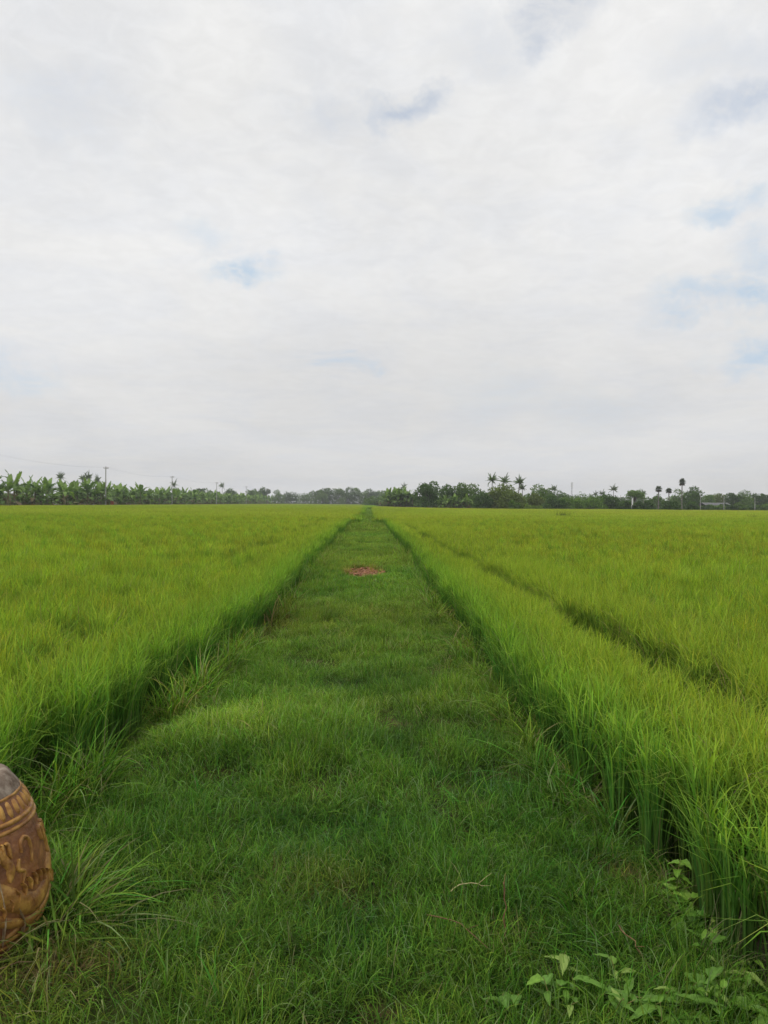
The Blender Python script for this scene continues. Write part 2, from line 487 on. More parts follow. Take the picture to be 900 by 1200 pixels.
def hill_block(seed, k, step, n, segs, wide, pan):
    # k x k hills planted as one block, for the inside of the crop
    r = np.random.default_rng(seed); parts = []
    for i in range(k):
        for j in range(k):
            dx, dy = (i - (k - 1) / 2) * step + r.uniform(-.4, .4) * step, (j - (k - 1) / 2) * step + r.uniform(-.4, .4) * step
            br = np.array([r.uniform(.82, 1.2), 1.0, r.uniform(.8, 1.2)]) * r.uniform(.82, 1.2)
            sz = r.normal(1, .07)
            for p in rice_hill(seed * 31 + i * 7 + j, n, segs, wide, pan):
                v, q, c = shifted(p, dx, dy, 0, 1, sz); parts.append((v, q, c * br))
    return parts
RICE_A = [proto('rice_hill_near_%d' % i, rice_hill(100 + i), MAT['rice']) for i in range(8)]
RICE_A3 = [proto('rice_block_near_%d' % i, hill_block(150 + i, 3, .14, 26, 4, 1.05, 7), MAT['rice']) for i in range(7)]
RICE_B = [proto('rice_hill_mid_%d' % i, rice_hill(200 + i, 22, 3, 1.6, 5), MAT['rice']) for i in range(5)]
RICE_B4 = [proto('rice_block_mid_%d' % i, hill_block(250 + i, 4, .23, 16, 3, 1.5, 6), MAT['rice']) for i in range(6)]
def rice_patch(seed, n, w):
    r = np.random.default_rng(seed)
    return [blades(n, r, .75, (.18, .40), w, .32, (.1, 1.8), 2, RM, RT, RT, .24, .02, z0=.42, square=True, tmid=.5),
            blades(n // 4, r, .75, (.36, .48), w, .12, (.6, 1.8), 3, RM, (.26, .32, .045), (.46, .46, .08), .14, 0, z0=.34, square=True)]
RICE_C = [proto('rice_patch_far_%d' % i, rice_patch(300 + i, 330, (.018, .032)), MAT['rice']) for i in range(5)]
RICE_D = [proto('rice_patch_horizon_%d' % i, rice_patch(320 + i, 170, (.045, .07)), MAT['rice']) for i in range(4)]

def bund_y(x):                            # low cross bank in the right-hand field
    return 72.0 + .02 * x
ROAD_X = -66.0
def far_limit(x):                         # where the right-hand crop stops
    return np.interp(x, [0, 4, 14, 30, 60, 130], [330, 260, 196, 178, 200, 215])

def rice_keep(x, y, side):
    if side < 0:
        k = (x < left_edge(y) + .02) & (x > ROAD_X + 1.5 + 1.5 * vn(x, y, .2, 2))
        k |= (y > 208) & (x < 3) & (x > ROAD_X + 2.0)
        return k
    k = (x > right_edge(y) - .03) & (y < far_limit(x))
    # wheel track: a thin, broken furrow parallel to the path
    tr = np.abs(x - np.interp(y, [3, 12], [2.27, 2.06]) - .08 * (vn3(x * 0, y, .6, 2) - .5)) < (.10 + .16 * np.clip(vn3(x * 0 + 4.1, y, .55, 2) - .34, 0, .3) / .3)
    k &= ~(tr & (y < 45))
    b = np.abs(y - bund_y(x)) < 1.0
    k &= ~(b & (x > 9 + 3 * vn(x, y, .3, 1)))
    return k

def rice_points(side):
    P_, I_, S_, T_ = [], [], [], []
    off = 0
    for protos, y0, y1, step, part in ((RICE_A, 1.2, 15, .135, 'edge'), (RICE_A3, 1.2, 15, .40, 'inside'), (RICE_B, 15, 55, .25, 'edge'), (RICE_B4, 15, 55, .86, 'inside'), (RICE_C, 55, 150, .95, 'all'), (RICE_D, 150, 640, 1.25, 'all')):
        ys = np.arange(y0, y1, step)
        if side < 0: xs = np.arange(-.58 * y1 - 2.5, 4, step)
        else: xs = np.arange(.6, .60 * y1 + 2.5, step)
        xs = xs[(xs > ROAD_X - 1) & (xs < 130)]
        X, Y = np.meshgrid(xs, ys)
        X = X + rng.uniform(-.42, .42, X.shape) * min(step, .5); Y = Y + rng.uniform(-.42, .42, X.shape) * min(step, .5)
        X, Y = X.ravel(), Y.ravel()
        k = (np.abs(X) < .56 * Y + 2.0) & rice_keep(X, Y, side)
        if part != 'all':
            lim = (.62 if y1 < 20 else 1.3) + (1.35 if side > 0 else 0)
            e = (left_edge(Y) - X) if side < 0 else (X - right_edge(Y))
            if part == 'edge': k &= e < lim
            else: k &= e >= lim + .08
            if step < .3: k &= (vn2(X, Y, 1.3, 2) > .18) & (rng.random(X.size) < np.where(e < .3, .72, .95))
        X, Y = X[k], Y[k]
        P_.append(np.stack([X, Y, np.full(X.size, FIELD_Z)], 1))
        I_.append(off + rng.integers(0, len(protos), X.size)); off += len(protos)
        h = .99 + .13 * (vn(X, Y, .35, 3) - .4) + rng.normal(0, .03, X.size)
        h = h * (1 - .07 * np.exp(-((X - 2.15) / .30) ** 2) * (side > 0))
        w = 1.0 + rng.normal(0, .06, X.size)
        S_.append(np.stack([w, w, h], 1))
        a = vn3(X, Y, .12, 4); b = vn3(X + 40, Y * .35, .05, 3)
        v = .88 + .26 * a; yel = .86 + .22 * b
        # greener, fresher leaves where the crop meets the path
        if side < 0: e = np.exp(-(np.clip(left_edge(Y) - X, 0, 9) / .34) ** 2)
        else: e = np.exp(-(np.clip(X - right_edge(Y), 0, 9) / .27) ** 2)
        tx = np.stack([v * yel * (1 - .24 * e), v * (1 - .04 * e), v * (1 + .0 * e)], 1)
        if side > 0: tx = tx * np.where((Y > bund_y(X)) & (X > 10), 1.0, 0.0)[:, None] * np.array([.10, .07, .1]) + tx
        T_.append(tx)
    P_, I_, S_, T_ = map(np.concatenate, (P_, I_, S_, T_))
    rot = np.stack([rng.normal(0, .035, len(P_)), rng.normal(0, .035, len(P_)), rng.uniform(0, 6.283, len(P_))], 1)
    return P_, rot, S_, I_, T_

ALL_RICE = RICE_A + RICE_A3 + RICE_B + RICE_B4 + RICE_C + RICE_D
scatter('rice_crop', *rice_points(-1), ALL_RICE, 'yellow green rice crop on the jar side of the grass path', 'rice')
scatter('rice_crop', *rice_points(1), ALL_RICE, 'yellow green rice crop with a wheel track, on the leafy weed side of the path', 'rice')

# ------------------------------------------------------------------ grass of the path
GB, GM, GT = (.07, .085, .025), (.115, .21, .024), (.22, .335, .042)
def tuft(seed, n, rad, ln, wd, segs=3, dry=.05, lean=.45, bend=(.2, 1.6)):
    r = np.random.default_rng(seed)
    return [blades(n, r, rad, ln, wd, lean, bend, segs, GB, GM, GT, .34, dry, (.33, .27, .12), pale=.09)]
GRASS_A = [proto('grass_tuft_%d' % i, tuft(400 + i, 150, .13, (.04, .16), (.0020, .0040), 4, .02, .72, (.0, 2.6)), MAT['grass']) for i in range(8)]
GRASS_L = [proto('grass_long_%d' % i, tuft(420 + i, 16, .04, (.14, .30), (.003, .006), 5, .03, .40, (.4, 1.9)), MAT['grass']) for i in range(5)]
GRASS_B = [proto('grass_mid_%d' % i, tuft(440 + i, 60, .12, (.06, .18), (.005, .009), 3), MAT['grass']) for i in range(5)]
GRASS_C = [proto('grass_far_%d' % i, tuft(460 + i, 70, .35, (.08, .22), (.014, .024), 2), MAT['grass']) for i in range(4)]
EDGE = [proto('edge_grass_%d' % i, tuft(480 + i, 26, .06, (.22, .62), (.004, .009), 6, .10, .35, (.5, 2.2)), MAT['grass']) for i in range(6)]
DRYG = [proto('dry_grass_%d' % i, tuft(500 + i, 18, .06, (.10, .34), (.003, .006), 5, .85, .6, (.4, 1.9)), MAT['grass']) for i in range(4)]
ALLG = GRASS_A + GRASS_L + GRASS_B + GRASS_C + EDGE + DRYG
o_A, o_L, o_B, o_C = 0, 8, 13, 18
o_E, o_D = 22, 28

def grass_points():
    P_, I_, S_, T_ = [], [], [], []
    def emit(X, Y, idx, s, extra=None, zoff=0.0):
        b = bareness(X, Y)
        k = rng.random(X.size) > b * .90
        X, Y, idx, s, b = X[k], Y[k], idx[k], s[k], b[k]
        ex = None if extra is None else extra[k]
        P_.append(np.stack([X, Y, path_z(X, Y) + zoff], 1)); I_.append(idx)
        w = 1 + rng.normal(0, .1, X.size)
        S_.append(np.stack([w, w, s], 1))
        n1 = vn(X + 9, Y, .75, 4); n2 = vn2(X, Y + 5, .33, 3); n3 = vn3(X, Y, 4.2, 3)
        br = (.98 + .45 * (n1 - .4) + .75 * (n3 - .5)) * np.interp(Y, [2.6, 4.6], [.88, 1.0])  # nearest grass darkened: foreground shade painted into the tint
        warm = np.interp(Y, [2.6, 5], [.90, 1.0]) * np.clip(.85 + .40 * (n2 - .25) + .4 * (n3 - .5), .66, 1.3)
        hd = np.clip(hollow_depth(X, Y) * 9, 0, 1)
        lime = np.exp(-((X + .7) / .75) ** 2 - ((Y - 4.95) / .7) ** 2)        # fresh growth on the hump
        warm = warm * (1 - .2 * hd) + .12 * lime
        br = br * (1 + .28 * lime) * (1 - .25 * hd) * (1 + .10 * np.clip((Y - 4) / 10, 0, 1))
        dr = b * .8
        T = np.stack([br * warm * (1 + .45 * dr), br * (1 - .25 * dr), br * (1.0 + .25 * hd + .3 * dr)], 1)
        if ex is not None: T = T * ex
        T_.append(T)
    def area(y0, y1, dens, margin=.02):
        n = int((y1 - y0) * 3.6 * dens)
        X = rng.uniform(-1.95, 1.65, n); Y = rng.uniform(y0, y1, n)
        k = (X > left_edge(Y) - margin) & (X < right_edge(Y) + margin)
        return X[k], Y[k]
    for y0, y1, dens in ((1.2, 3.6, 175), (3.6, 5.5, 135), (5.5, 9, 105), (9, 13, 75)):
        X, Y = area(y0, y1, dens)
        tall = .45 + 1.2 * np.clip(vn3(X + 3, Y + 1, 2.2, 3) - .12, 0, 1)
        k = rng.random(X.size) > .75 * np.clip(.44 - vn2(X + 31, Y, 3.2, 2), 0, .2) / .2
        X, Y, tall = X[k], Y[k], tall[k]
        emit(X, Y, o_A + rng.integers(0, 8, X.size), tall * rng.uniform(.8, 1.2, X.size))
    for y0, y1, dens in ((1.2, 5, 24), (5, 13, 12)):
        X, Y = area(y0, y1, dens)
        k = vn2(X, Y, 1.1, 3) > .42
        X, Y = X[k], Y[k]
        emit(X, Y, o_L + rng.integers(0, 5, X.size), rng.uniform(.5, .9, X.size))
    for y0, y1, dens in ((13, 22, 75), (22, 42, 45)):
        X, Y = area(y0, y1, dens)
        tall = .6 + .8 * np.clip(vn3(X + 3, Y + 1, .6, 3) - .2, 0, 1)
        emit(X, Y, o_B + rng.integers(0, 5, X.size), tall * rng.uniform(.8, 1.25, X.size))
    X, Y = area(42, 206, 11)
    emit(X, Y, o_C + rng.integers(0, 4, X.size), rng.uniform(.7, 1.2, X.size))
    # taller wild grass on both shoulders of the bank
    for side in (-1, 1):
        for y0, y1, dens in ((3.4 if side < 0 else 1.2, 9, 40 if side < 0 else 20), (9, 25, 20), (25, 60, 8)):
            n = int((y1 - y0) * dens)
            Y = rng.uniform(y0, y1, n)
            e = left_edge(Y) if side < 0 else right_edge(Y)
            X = e + side * rng.normal(-.04, .13, n)
            k = vn(X, Y, .8, 2) > .36
            X, Y = X[k], Y[k]
            s = rng.uniform(.45, 1.0, X.size) * (1.0 if side < 0 else .8)
            emit(X, Y, o_E + rng.integers(0, 6, X.size), s)
        for y0, y1, dens in ((1.2, 9, 9), (9, 30, 3)):
            n = int((y1 - y0) * dens)
            Y = rng.uniform(y0, y1, n)
            e = left_edge(Y) if side < 0 else right_edge(Y)
            X = e + side * rng.normal(.03, .12, n)
            emit(X, Y, o_D + rng.integers(0, 4, X.size), rng.uniform(.6, 1.0, X.size))
    # withered tufts inside the thin places and round the jar
    for hx, hy, r, a in BARE:
        n = int(26 * r * a / .2)
        X = hx + rng.normal(0, r * .7, n); Y = hy + rng.normal(0, r * .7, n)
        k = np.hypot(X - JAR.x, Y - JAR.y) > .24
        X, Y = X[k], Y[k]
        P_.append(np.stack([X, Y, path_z(X, Y)], 1)); I_.append(o_D + rng.integers(0, 4, X.size))
        S_.append(np.tile([.6, .6, .38], (X.size, 1))); T_.append(np.tile([.62, .60, .55], (X.size, 1)) * rng.uniform(.5, 1.1, (X.size, 1)))
    n = 60
    th = rng.uniform(-.75, 1.6, n); rr = .25 + rng.random(n) * .14
    X, Y = JAR.x + rr * np.cos(th), JAR.y + rr * np.sin(th)
    emit(X, Y, np.where(rng.random(n) < .75, o_E + rng.integers(0, 6, n), o_D + rng.integers(0, 4, n)), rng.uniform(.3, .62, n))
    P_, I_, S_, T_ = map(np.concatenate, (P_, I_, S_, T_))
    rot = np.stack([rng.normal(0, .12, len(P_)), rng.normal(0, .12, len(P_)), rng.uniform(0, 6.283, len(P_))], 1)
    k = np.hypot(P_[:, 0] - JAR.x, P_[:, 1] - JAR.y) > .215
    return P_[k], rot[k], S_[k], I_[k], T_[k]
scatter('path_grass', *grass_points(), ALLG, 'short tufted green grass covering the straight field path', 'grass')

# weeds: the cross bank, the field margins and the roadside
def verge_points():
    P_, I_, S_, T_ = [], [], [], []
    def add(X, Y, idx, s, t):
        P_.append(np.stack([X, Y, np.full(X.size, FIELD_Z)], 1)); I_.append(idx); S_.append(s); T_.append(t)
    n = 1300
    X = 62 - 44 * rng.random(n) ** 1.3; Y = bund_y(X) + rng.normal(0, .4, n)
    k = vn(X, Y, .25, 2) > .40; X, Y = X[k], Y[k]; n = X.size
    s = rng.uniform(.8, 1.3, n)
    add(X, Y, o_C + rng.integers(0, 4, n), np.stack([s, s, s * 5.0], 1), np.tile([.55, .5, .8], (n, 1)) * rng.uniform(.7, 1.1, (n, 1)))
    n = 3200                                # between the left crop and the road
    Y = 110 + 560 * rng.random(n) ** 1.6; X = ROAD_X + rng.uniform(-6, 2.2, n)
    s = rng.uniform(1.5, 3.6, n)
    brown = (rng.random(n) < .4)[:, None]
    add(X, Y, o_C + rng.integers(0, 4, n), np.stack([s, s, s * 1.4], 1), np.where(brown, [2.0, .95, 1.6], [1.0, .72, 1.0]) * rng.uniform(.5, .95, (n, 1)))
    n = 3600                                # beyond the right crop
    X = rng.uniform(2, 125, n); Y = far_limit(X) + rng.uniform(-.5, 9, n)
    s = rng.uniform(1.5, 3.2, n)
    add(X, Y, o_C + rng.integers(0, 4, n), np.stack([s, s, s * 1.5], 1), np.tile([1.15, .85, .9], (n, 1)) * rng.uniform(.5, 1.1, (n, 1)))
    P_, I_, S_, T_ = map(np.concatenate, (P_, I_, S_, T_))
    rot = np.stack([rng.normal(0, .1, len(P_)), rng.normal(0, .1, len(P_)), rng.uniform(0, 6.283, len(P_))], 1)
    return P_, rot, S_, I_, T_
scatter('field_margin_weeds', *verge_points(), ALLG, 'rank weeds along the far margins and the low cross bank of the rice fields', 'weeds')

# ------------------------------------------------------------------ red soil patch on the path
def soil_patch():
    bm = bmesh.new(); n = 40; rings = []
    c = bm.verts.new((PATCH.x, PATCH.y, float(path_z(PATCH.x, PATCH.y)) + .035))
    for k, f in enumerate((.35, .7, 1.0)):
        ring = []
        for i in range(n):
            a = 2 * math.pi * i / n
            rr = f * (1 + .35 * (float(vn(3 + math.cos(a), math.sin(a), 2.2, 3)) - .5))
            x, y = PATCH.x + .44 * rr * math.cos(a), PATCH.y + 1.0 * rr * math.sin(a)
            ring.append(bm.verts.new((x, y, float(path_z(x, y)) + (.035 + .03 * (float(vn2(x, y, 6, 2)) - .5) if f < 1 else -.01))))
        rings.append(ring)
    for i in range(n):
        bm.faces.new((c, rings[0][i], rings[0][(i + 1) % n]))
        for a, b in zip(rings, rings[1:]):
            bm.faces.new((a[i], b[i], b[(i + 1) % n], a[(i + 1) % n]))
    o = bm_obj('soil_patch', bm, MAT['red_soil'], None, True)
    tag(o, kind='structure')
    # crumbled clods
    bm = bmesh.new(); r = np.random.default_rng(3)
    for i in range(170):
        a, d = r.uniform(0, 6.283), math.sqrt(r.random())
        x, y = PATCH.x + .44 * d * math.cos(a), PATCH.y + .95 * d * math.sin(a)
        s = r.uniform(.012, .045)
        m = Matrix.Translation((x, y, float(path_z(x, y)) + .03 + s * .4)) @ Matrix.Rotation(r.uniform(0, 6), 4, Vector(r.normal(0, 1, 3)).normalized()) @ Matrix.Diagonal((s, s * r.uniform(.6, 1), s * r.uniform(.5, .9), 1))
        res = bmesh.ops.create_icosphere(bm, subdivisions=1, radius=1, matrix=m)
        for v in res['verts']: v.co += Vector(r.normal(0, s * .12, 3))
    o = bm_obj('soil_clods', bm, MAT['red_soil'])
    tag(o, 'crumbled red earth clods on the bare patch of the path', 'soil', kind='stuff')
soil_patch()

# ------------------------------------------------------------------ glazed jar, standing on its mouth
def jar_materials():
    def glaze(name, c1, c2, c3, rough, spec, sc):
        m = noise_material(name, c1, c2, sc, rough, .35, c3=c3, spec=spec, bscale=40)
        return m
    MAT['glaze'] = glaze('brown_glaze', (.12, .048, .024), (.33, .15, .05), (.21, .086, .036), .45, .35, 11)
    MAT['ochre'] = glaze('ochre_glaze', (.19, .08, .025), (.46, .26, .06), (.32, .16, .04), .45, .35, 24)
    MAT['clay'] = glaze('bare_clay', (.12, .085, .06), (.30, .25, .20), (.20, .155, .12), .9, .15, 22)
    MAT['drip'] = glaze('pale_drip', (.22, .14, .08), (.40, .31, .20), (.30, .21, .13), .6, .2, 30)
jar_materials()
PROF = [(-.01, .185), (.03, .205), (.06, .226), (.10, .246), (.14, .262), (.185, .2705), (.23, .271), (.28, .267), (.34, .258), (.40, .244),
        (.45, .227), (.49, .210), (.525, .190), (.56, .168), (.59, .148)]
def prof_r(z):
    return float(np.interp(z, [p[0] for p in PROF], [p[1] for p in PROF]))
def jar_pt(th, z, h=0.0):
    e = .004
    dr = (prof_r(z + e) - prof_r(z - e)) / (2 * e)
    n = Vector((1, 0, -dr)).normalized()
    r = prof_r(z) + n.x * h
    return Vector((r * math.cos(th), r * math.sin(th), z + n.z * h))
def build_jar():
    root = empty('water_jar', JAR)
    tag(root, 'upturned brown glazed earthenware jar with ochre dragon relief, standing beside the path', 'jar')
    root.rotation_euler = (R(1.0), R(-1.0), 0); root.scale = (1, 1, 1.068)
    seg = 72
    def lathe(name, prof, mat, parent=root):
        bm = bmesh.new(); rings = []
        for z, r in prof:
            rings.append([bm.verts.new((r * math.cos(2 * math.pi * k / seg), r * math.sin(2 * math.pi * k / seg), z)) for k in range(seg)])
        for a, b in zip(rings, rings[1:]):
            for k in range(seg): bm.faces.new((a[k], a[(k + 1) % seg], b[(k + 1) % seg], b[k]))
        return bm, rings, lambda: bm_obj(name, bm, mat, parent, True)
    zz = np.linspace(-.01, .535, 44)
    bm, rings, fin = lathe('body', [(z, prof_r(z) + .0012 * math.sin(z * 260)) for z in zz], MAT['glaze'])
    body = fin()
    # unglazed foot end on top: side, worn rim, slightly hollow disc
    foot = [(.5352, prof_r(.535) + .002), (.545, prof_r(.545) + .003), (.56, .169), (.578, .156), (.590, .146), (.5955, .138), (.5965, .128), (.592, .112), (.589, .06), (.588, .0005)]
    bm, rings, fin = lathe('foot', foot, MAT['clay'])
    r = np.random.default_rng(8)
    for v in bm.verts: v.co += Vector(r.normal(0, .0011, 3))
    fin()
    # rolled ridges
    def ridge(z, h, wid, mat, name='ridge'):
        bm = bmesh.new(); n = 10; rings = []
        for k in range(seg):
            th = 2 * math.pi * k / seg
            rings.append([bm.verts.new(jar_pt(th, z + wid * math.cos(a), -.002 + (h + .002) * math.sin(a))) for a in np.linspace(math.pi, 0, n)])
        for k in range(seg):
            a, b = rings[k], rings[(k + 1) % seg]
            for i in range(n - 1): bm.faces.new((a[i], a[i + 1], b[i + 1], b[i]))
        return bm_obj(name, bm, mat, root, True)
    for z, h, w in ((.468, .007, .008), (.447, .006, .007), (.535, .004, .005)):
        ridge(z, h, w, MAT['ochre'])
    for z, h, w in ((.122, .006, .008), (.098, .005, .007), (.075, .006, .008)):
        ridge(z, h, w, MAT['glaze'] if z < .08 else MAT['ochre'])
    # a ring of lotus petals below the foot
    npet = 40; me = None
    for k in range(npet):
        th0 = 2 * math.pi * k / npet
        bm = bmesh.new(); grid = []
        for i, u in enumerate(np.linspace(-1, 1, 9)):
            z = .503 + .026 * u
            hw = .0105 * math.sqrt(max(0.0, 1 - abs(u) ** 2.4)) + .0006
            grid.append([bm.verts.new(jar_pt(th0 + s * hw / prof_r(z), z, -.001 + .009 * (1 - s * s) * (1 - u * u) ** .5 if abs(u) < 1 else -.001)) for s in np.linspace(-1, 1, 6)])
        for a, b in zip(grid, grid[1:]):
            for i in range(5): bm.faces.new((a[i], a[i + 1], b[i + 1], b[i]))
        bm_obj('petal', bm, MAT['ochre'], root, True)
    # relief dragon: strokes laid on the wall (angle in metres along the wall from the +X side, height)
    def stroke(bm, pts, w0, w1, h, n=26):
        P2 = [Vector((a, b)) for a, b in pts]
        ts = np.linspace(0, 1, n); crv = []
        m = len(P2)
        for t in ts:                        # Catmull-Rom
            f = t * (m - 1); i = min(int(f), m - 2); u = f - i
            p0, p1, p2, p3 = P2[max(i - 1, 0)], P2[i], P2[i + 1], P2[min(i + 2, m - 1)]
            crv.append(.5 * ((2 * p1) + (p2 - p0) * u + (2 * p0 - 5 * p1 + 4 * p2 - p3) * u * u + (3 * p1 - p0 - 3 * p2 + p3) * u ** 3))
        rings = []
        for i, c in enumerate(crv):
            d = (crv[min(i + 1, n - 1)] - crv[max(i - 1, 0)]); d = d.normalized() if d.length > 1e-6 else Vector((1, 0))
            nn = Vector((-d.y, d.x)); t = ts[i]
            w = (w0 + (w1 - w0) * t) * min(1, math.sqrt(max(.02, 4 * t))) * min(1, math.sqrt(max(.02, 4 * (1 - t))))
            ring = []
            for s in np.linspace(-1, 1, 7):
                q = c + nn * (w * s)
                ring.append(bm.verts.new(jar_pt(q.x / .26, q.y, -.0015 + (h + .0015) * math.sqrt(max(0, 1 - s * s)))))
            rings.append(ring)
        for a, b in zip(rings, rings[1:]):
            for i in range(6): bm.faces.new((a[i], a[i + 1], b[i + 1], b[i]))
    def relief(name, strokes, mat=None):
        bm = bmesh.new()
        for s in strokes: stroke(bm, *s)
        return bm_obj(name, bm, mat or MAT['ochre'], root, True)
    per = 2 * math.pi * .26
    for rep in range(3):
        o = rep * per / 3
        rj = np.random.default_rng(60 + rep)
        # long body winding round the wall, with a belly fold and a row of scales
        relief('dragon_body', [([(o - .36, .21), (o - .29, .27), (o - .20, .285), (o - .12, .235), (o - .04, .20), (o + .05, .235), (o + .12, .29), (o + .19, .255)], .034, .036, .012, 70)])
        relief('dragon_belly', [([(o - .30, .185), (o - .22, .215), (o - .14, .175), (o - .06, .15), (o + .02, .165), (o + .10, .20)], .020, .012, .009, 40)])
        sc = []
        for i in range(20):
            u = o - .33 + .025 * i; zc_ = .235 + .040 * math.sin((u - o) * 15 + 2.4)
            sc.append(([(u, zc_ + .022), (u + .012, zc_ + .004), (u + .006, zc_ - .018)], .007, .004, .0155, 8))
        relief('dragon_scales', sc)
        # clawed foot: leg and four toes hanging from the shoulder
        for fx, fz in ((o - .165, .405), (o + .07, .395)):
            st = [([(fx + .02, fz - .10), (fx + .03, fz - .06), (fx + .005, fz - .02), (fx - .005, fz + .005)], .018, .016, .010, 16)]
            for k in range(4):
                tx = fx + (k - 1.5) * .021
                st.append(([(fx + (k - 1.5) * .012, fz + .012), (tx, fz + .008), (tx + .002, fz - .014), (tx + .004, fz - .034)], .0105, .006, .011, 12))
            relief('dragon_claw', st)
        # hooked mane curl beside the foot, small flame wisps
        relief('flame_curl', [([(o - .085, .372), (o - .080, .402), (o - .060, .412), (o - .040, .398), (o - .038, .36), (o - .050, .33)], .008, .006, .008, 26)])
        relief('flame_curl', [([(o - .100, .36), (o - .108, .33), (o - .085, .315), (o - .100, .285)], .009, .006, .008, 20)])
        relief('flame_curl', [([(o - .255, .33), (o - .245, .37), (o - .225, .385), (o - .215, .36)], .009, .005, .008, 20)])
        for k in range(6):
            bx = o - .34 + k * .088
            relief('flame_curl', [([(bx, .135), (bx + .03, .143), (bx + .048, .16), (bx + .045, .185)], .011, .004, .007, 16)])
    for a, z0, z1, w in ((-.175, .12, .415, .0042), (-.105, .13, .22, .0018), (-.245, .05, .30, .003), (-.33, .12, .40, .003)):
        relief('glaze_drip', [([(a - .02, z1), (a - .006, z0 + (z1 - z0) * .66), (a + .006, z0 + (z1 - z0) * .33), (a + .002, z0)], w, w * .8, .0135, 30)], MAT['drip'])
    return root
build_jar()

# ------------------------------------------------------------------ leafy weeds and stalks by the path
def leaf_mesh(name, ln, wd, seed, shape='ovate', colr=(.16, .26, .05)):
    r = np.random.default_rng(seed)
    n = 9; t = np.linspace(0, 1, n)
    if shape == 'ovate': prof = np.sin(np.pi * np.clip(t, 0, 1) ** .62) ** .75
    elif shape == 'heart': prof = np.interp(t, [0, .08, .25, .5, .75, 1], [.45, .85, 1, .82, .45, 0])
    else: prof = np.interp(t, [0, .15, .4, .7, 1], [.25, .7, 1, .6, 0])
    V, Q, C = [], [], []
    cross = np.linspace(-1, 1, 7)
    for i in range(n):
        droop = -.28 * ln * t[i] ** 2
        for s in cross:
            edge = .06 * wd * math.sin(t[i] * 19 + s * 3) * abs(s)
            V.append((t[i] * ln, s * wd * .5 * prof[i], droop + .20 * wd * prof[i] * abs(s) ** 1.3 + edge - .012 * wd * math.cos(t[i] * 40) * (abs(s) > .2)))
            k = 1.25 if abs(s) < .1 else 1.0 + .10 * math.sin(t[i] * 34 + 6 * abs(s))
            C.append(np.array(colr) * k * r.uniform(.92, 1.08))
    m = len(cross)
    for i in range(n - 1):
        for j in range(m - 1):
            a = i * m + j; Q.append((a, a + 1, a + m + 1, a + m))
    return mesh_np(name, np.array(V), np.array(Q), np.array(C), True, MAT['weed'])

LEAF = {('ovate', 0): leaf_mesh('weed_leaf_ovate', .085, .055, 1, 'ovate', (.17, .32, .04)),
        ('ovate', 1): leaf_mesh('weed_leaf_pale', .085, .05, 2, 'ovate', (.23, .38, .06)),
        ('heart', 0): leaf_mesh('weed_leaf_heart', .10, .075, 3, 'heart', (.13, .27, .04)),
        ('lance', 0): leaf_mesh('weed_leaf_lance', .13, .042, 4, 'lance', (.14, .28, .04)),
        ('lance', 1): leaf_mesh('weed_leaf_lance_pale', .11, .036, 5, 'lance', (.25, .36, .08))}

def weed(px, py, label, stems, kinds, seed, scale=1.0, group=None):
    g = ground_at(px, py)
    r = np.random.default_rng(seed)
    x, y = g.x, g.y
    z = float(path_z(x, y))
    root = empty('leafy_weed', (x, y, z), r.uniform(0, 6.28) * 0, scale)
    root.scale = (.76,) * 3
    tag(root, label, 'weed', group)
    for pts, nleaf, ls in stems:
        P3 = [Vector(p) for p in pts]
        bm = bmesh.new()
        tube(bm, P3, np.linspace(.0032, .0014, len(P3)), 6)
        bm_obj('stem', bm, MAT['stem'], root, True)
        for k in range(nleaf):
            t = (.25 + .75 * (k + .5) / nleaf) * (len(P3) - 1); i = min(int(t), len(P3) - 2); u = t - i
            p = P3[i].lerp(P3[i + 1], u)
            kd = kinds[r.integers(0, len(kinds))]
            lf = link('leaf', LEAF[kd], root)
            lf.location = p
            lf.rotation_euler = (r.normal(0, .25), r.normal(-.12, .3), k * 2.4 + r.normal(0, .4))
            lf.scale = (ls * r.uniform(.75, 1.2),) * 3
    return root

def W(dx, dy, h, n=5, bow=.03):
    return [(dx * t, dy * t + bow * math.sin(t * 3.1), h * t ** .8) for t in np.linspace(0, 1, n)]
weed(795, 1042, 'upright leafy weed with ovate pale leaves at the foot of the rice', [(W(.03, .05, .30), 11, .9), (W(-.04, -.02, .16), 6, 1.0), (W(.06, -.03, .14), 6, 1.05)], [('ovate', 0), ('ovate', 1)], 21)
weed(812, 1072, 'low weed with broad round leaves just before the upright leafy weed', [(W(.05, .0, .13), 5, 1.05), (W(-.06, -.01, .12), 5, 1.0), (W(.0, -.06, .10), 4, 1.0)], [('ovate', 0), ('heart', 0)], 22)
weed(868, 1112, 'small weed with grey green lobed leaves at the muddy ditch edge', [(W(.08, .03, .13), 6, .8), (W(-.06, .03, .12), 6, .8), (W(.02, -.05, .12), 5, .8)], [('lance', 1), ('ovate', 0)], 23)
weed(690, 1172, 'creeping weed with pointed leaves along a reddish runner in the path grass', [([(0, 0, .06), (.05, -.01, .11), (.11, -.03, .12), (.19, -.05, .12), (.26, -.06, .10)], 8, 1.0), (W(-.06, .03, .15), 4, .95), (W(-.12, .02, .13), 4, .8)], [('lance', 0), ('heart', 0)], 24)
weed(790, 1195, 'bushy weed with long drooping leaves beside the reddish runner', [(W(.05, .03, .14), 6, 1.2), (W(-.07, .0, .13), 5, 1.2), (W(.14, .02, .12), 5, 1.2)], [('lance', 0)], 25)
weed(585, 1178, 'tiny weed with few arrow shaped leaves sunk in the path grass', [(W(.02, .02, .13), 3, .7), (W(.09, .02, .13), 3, .7)], [('lance', 0), ('heart', 0)], 26)
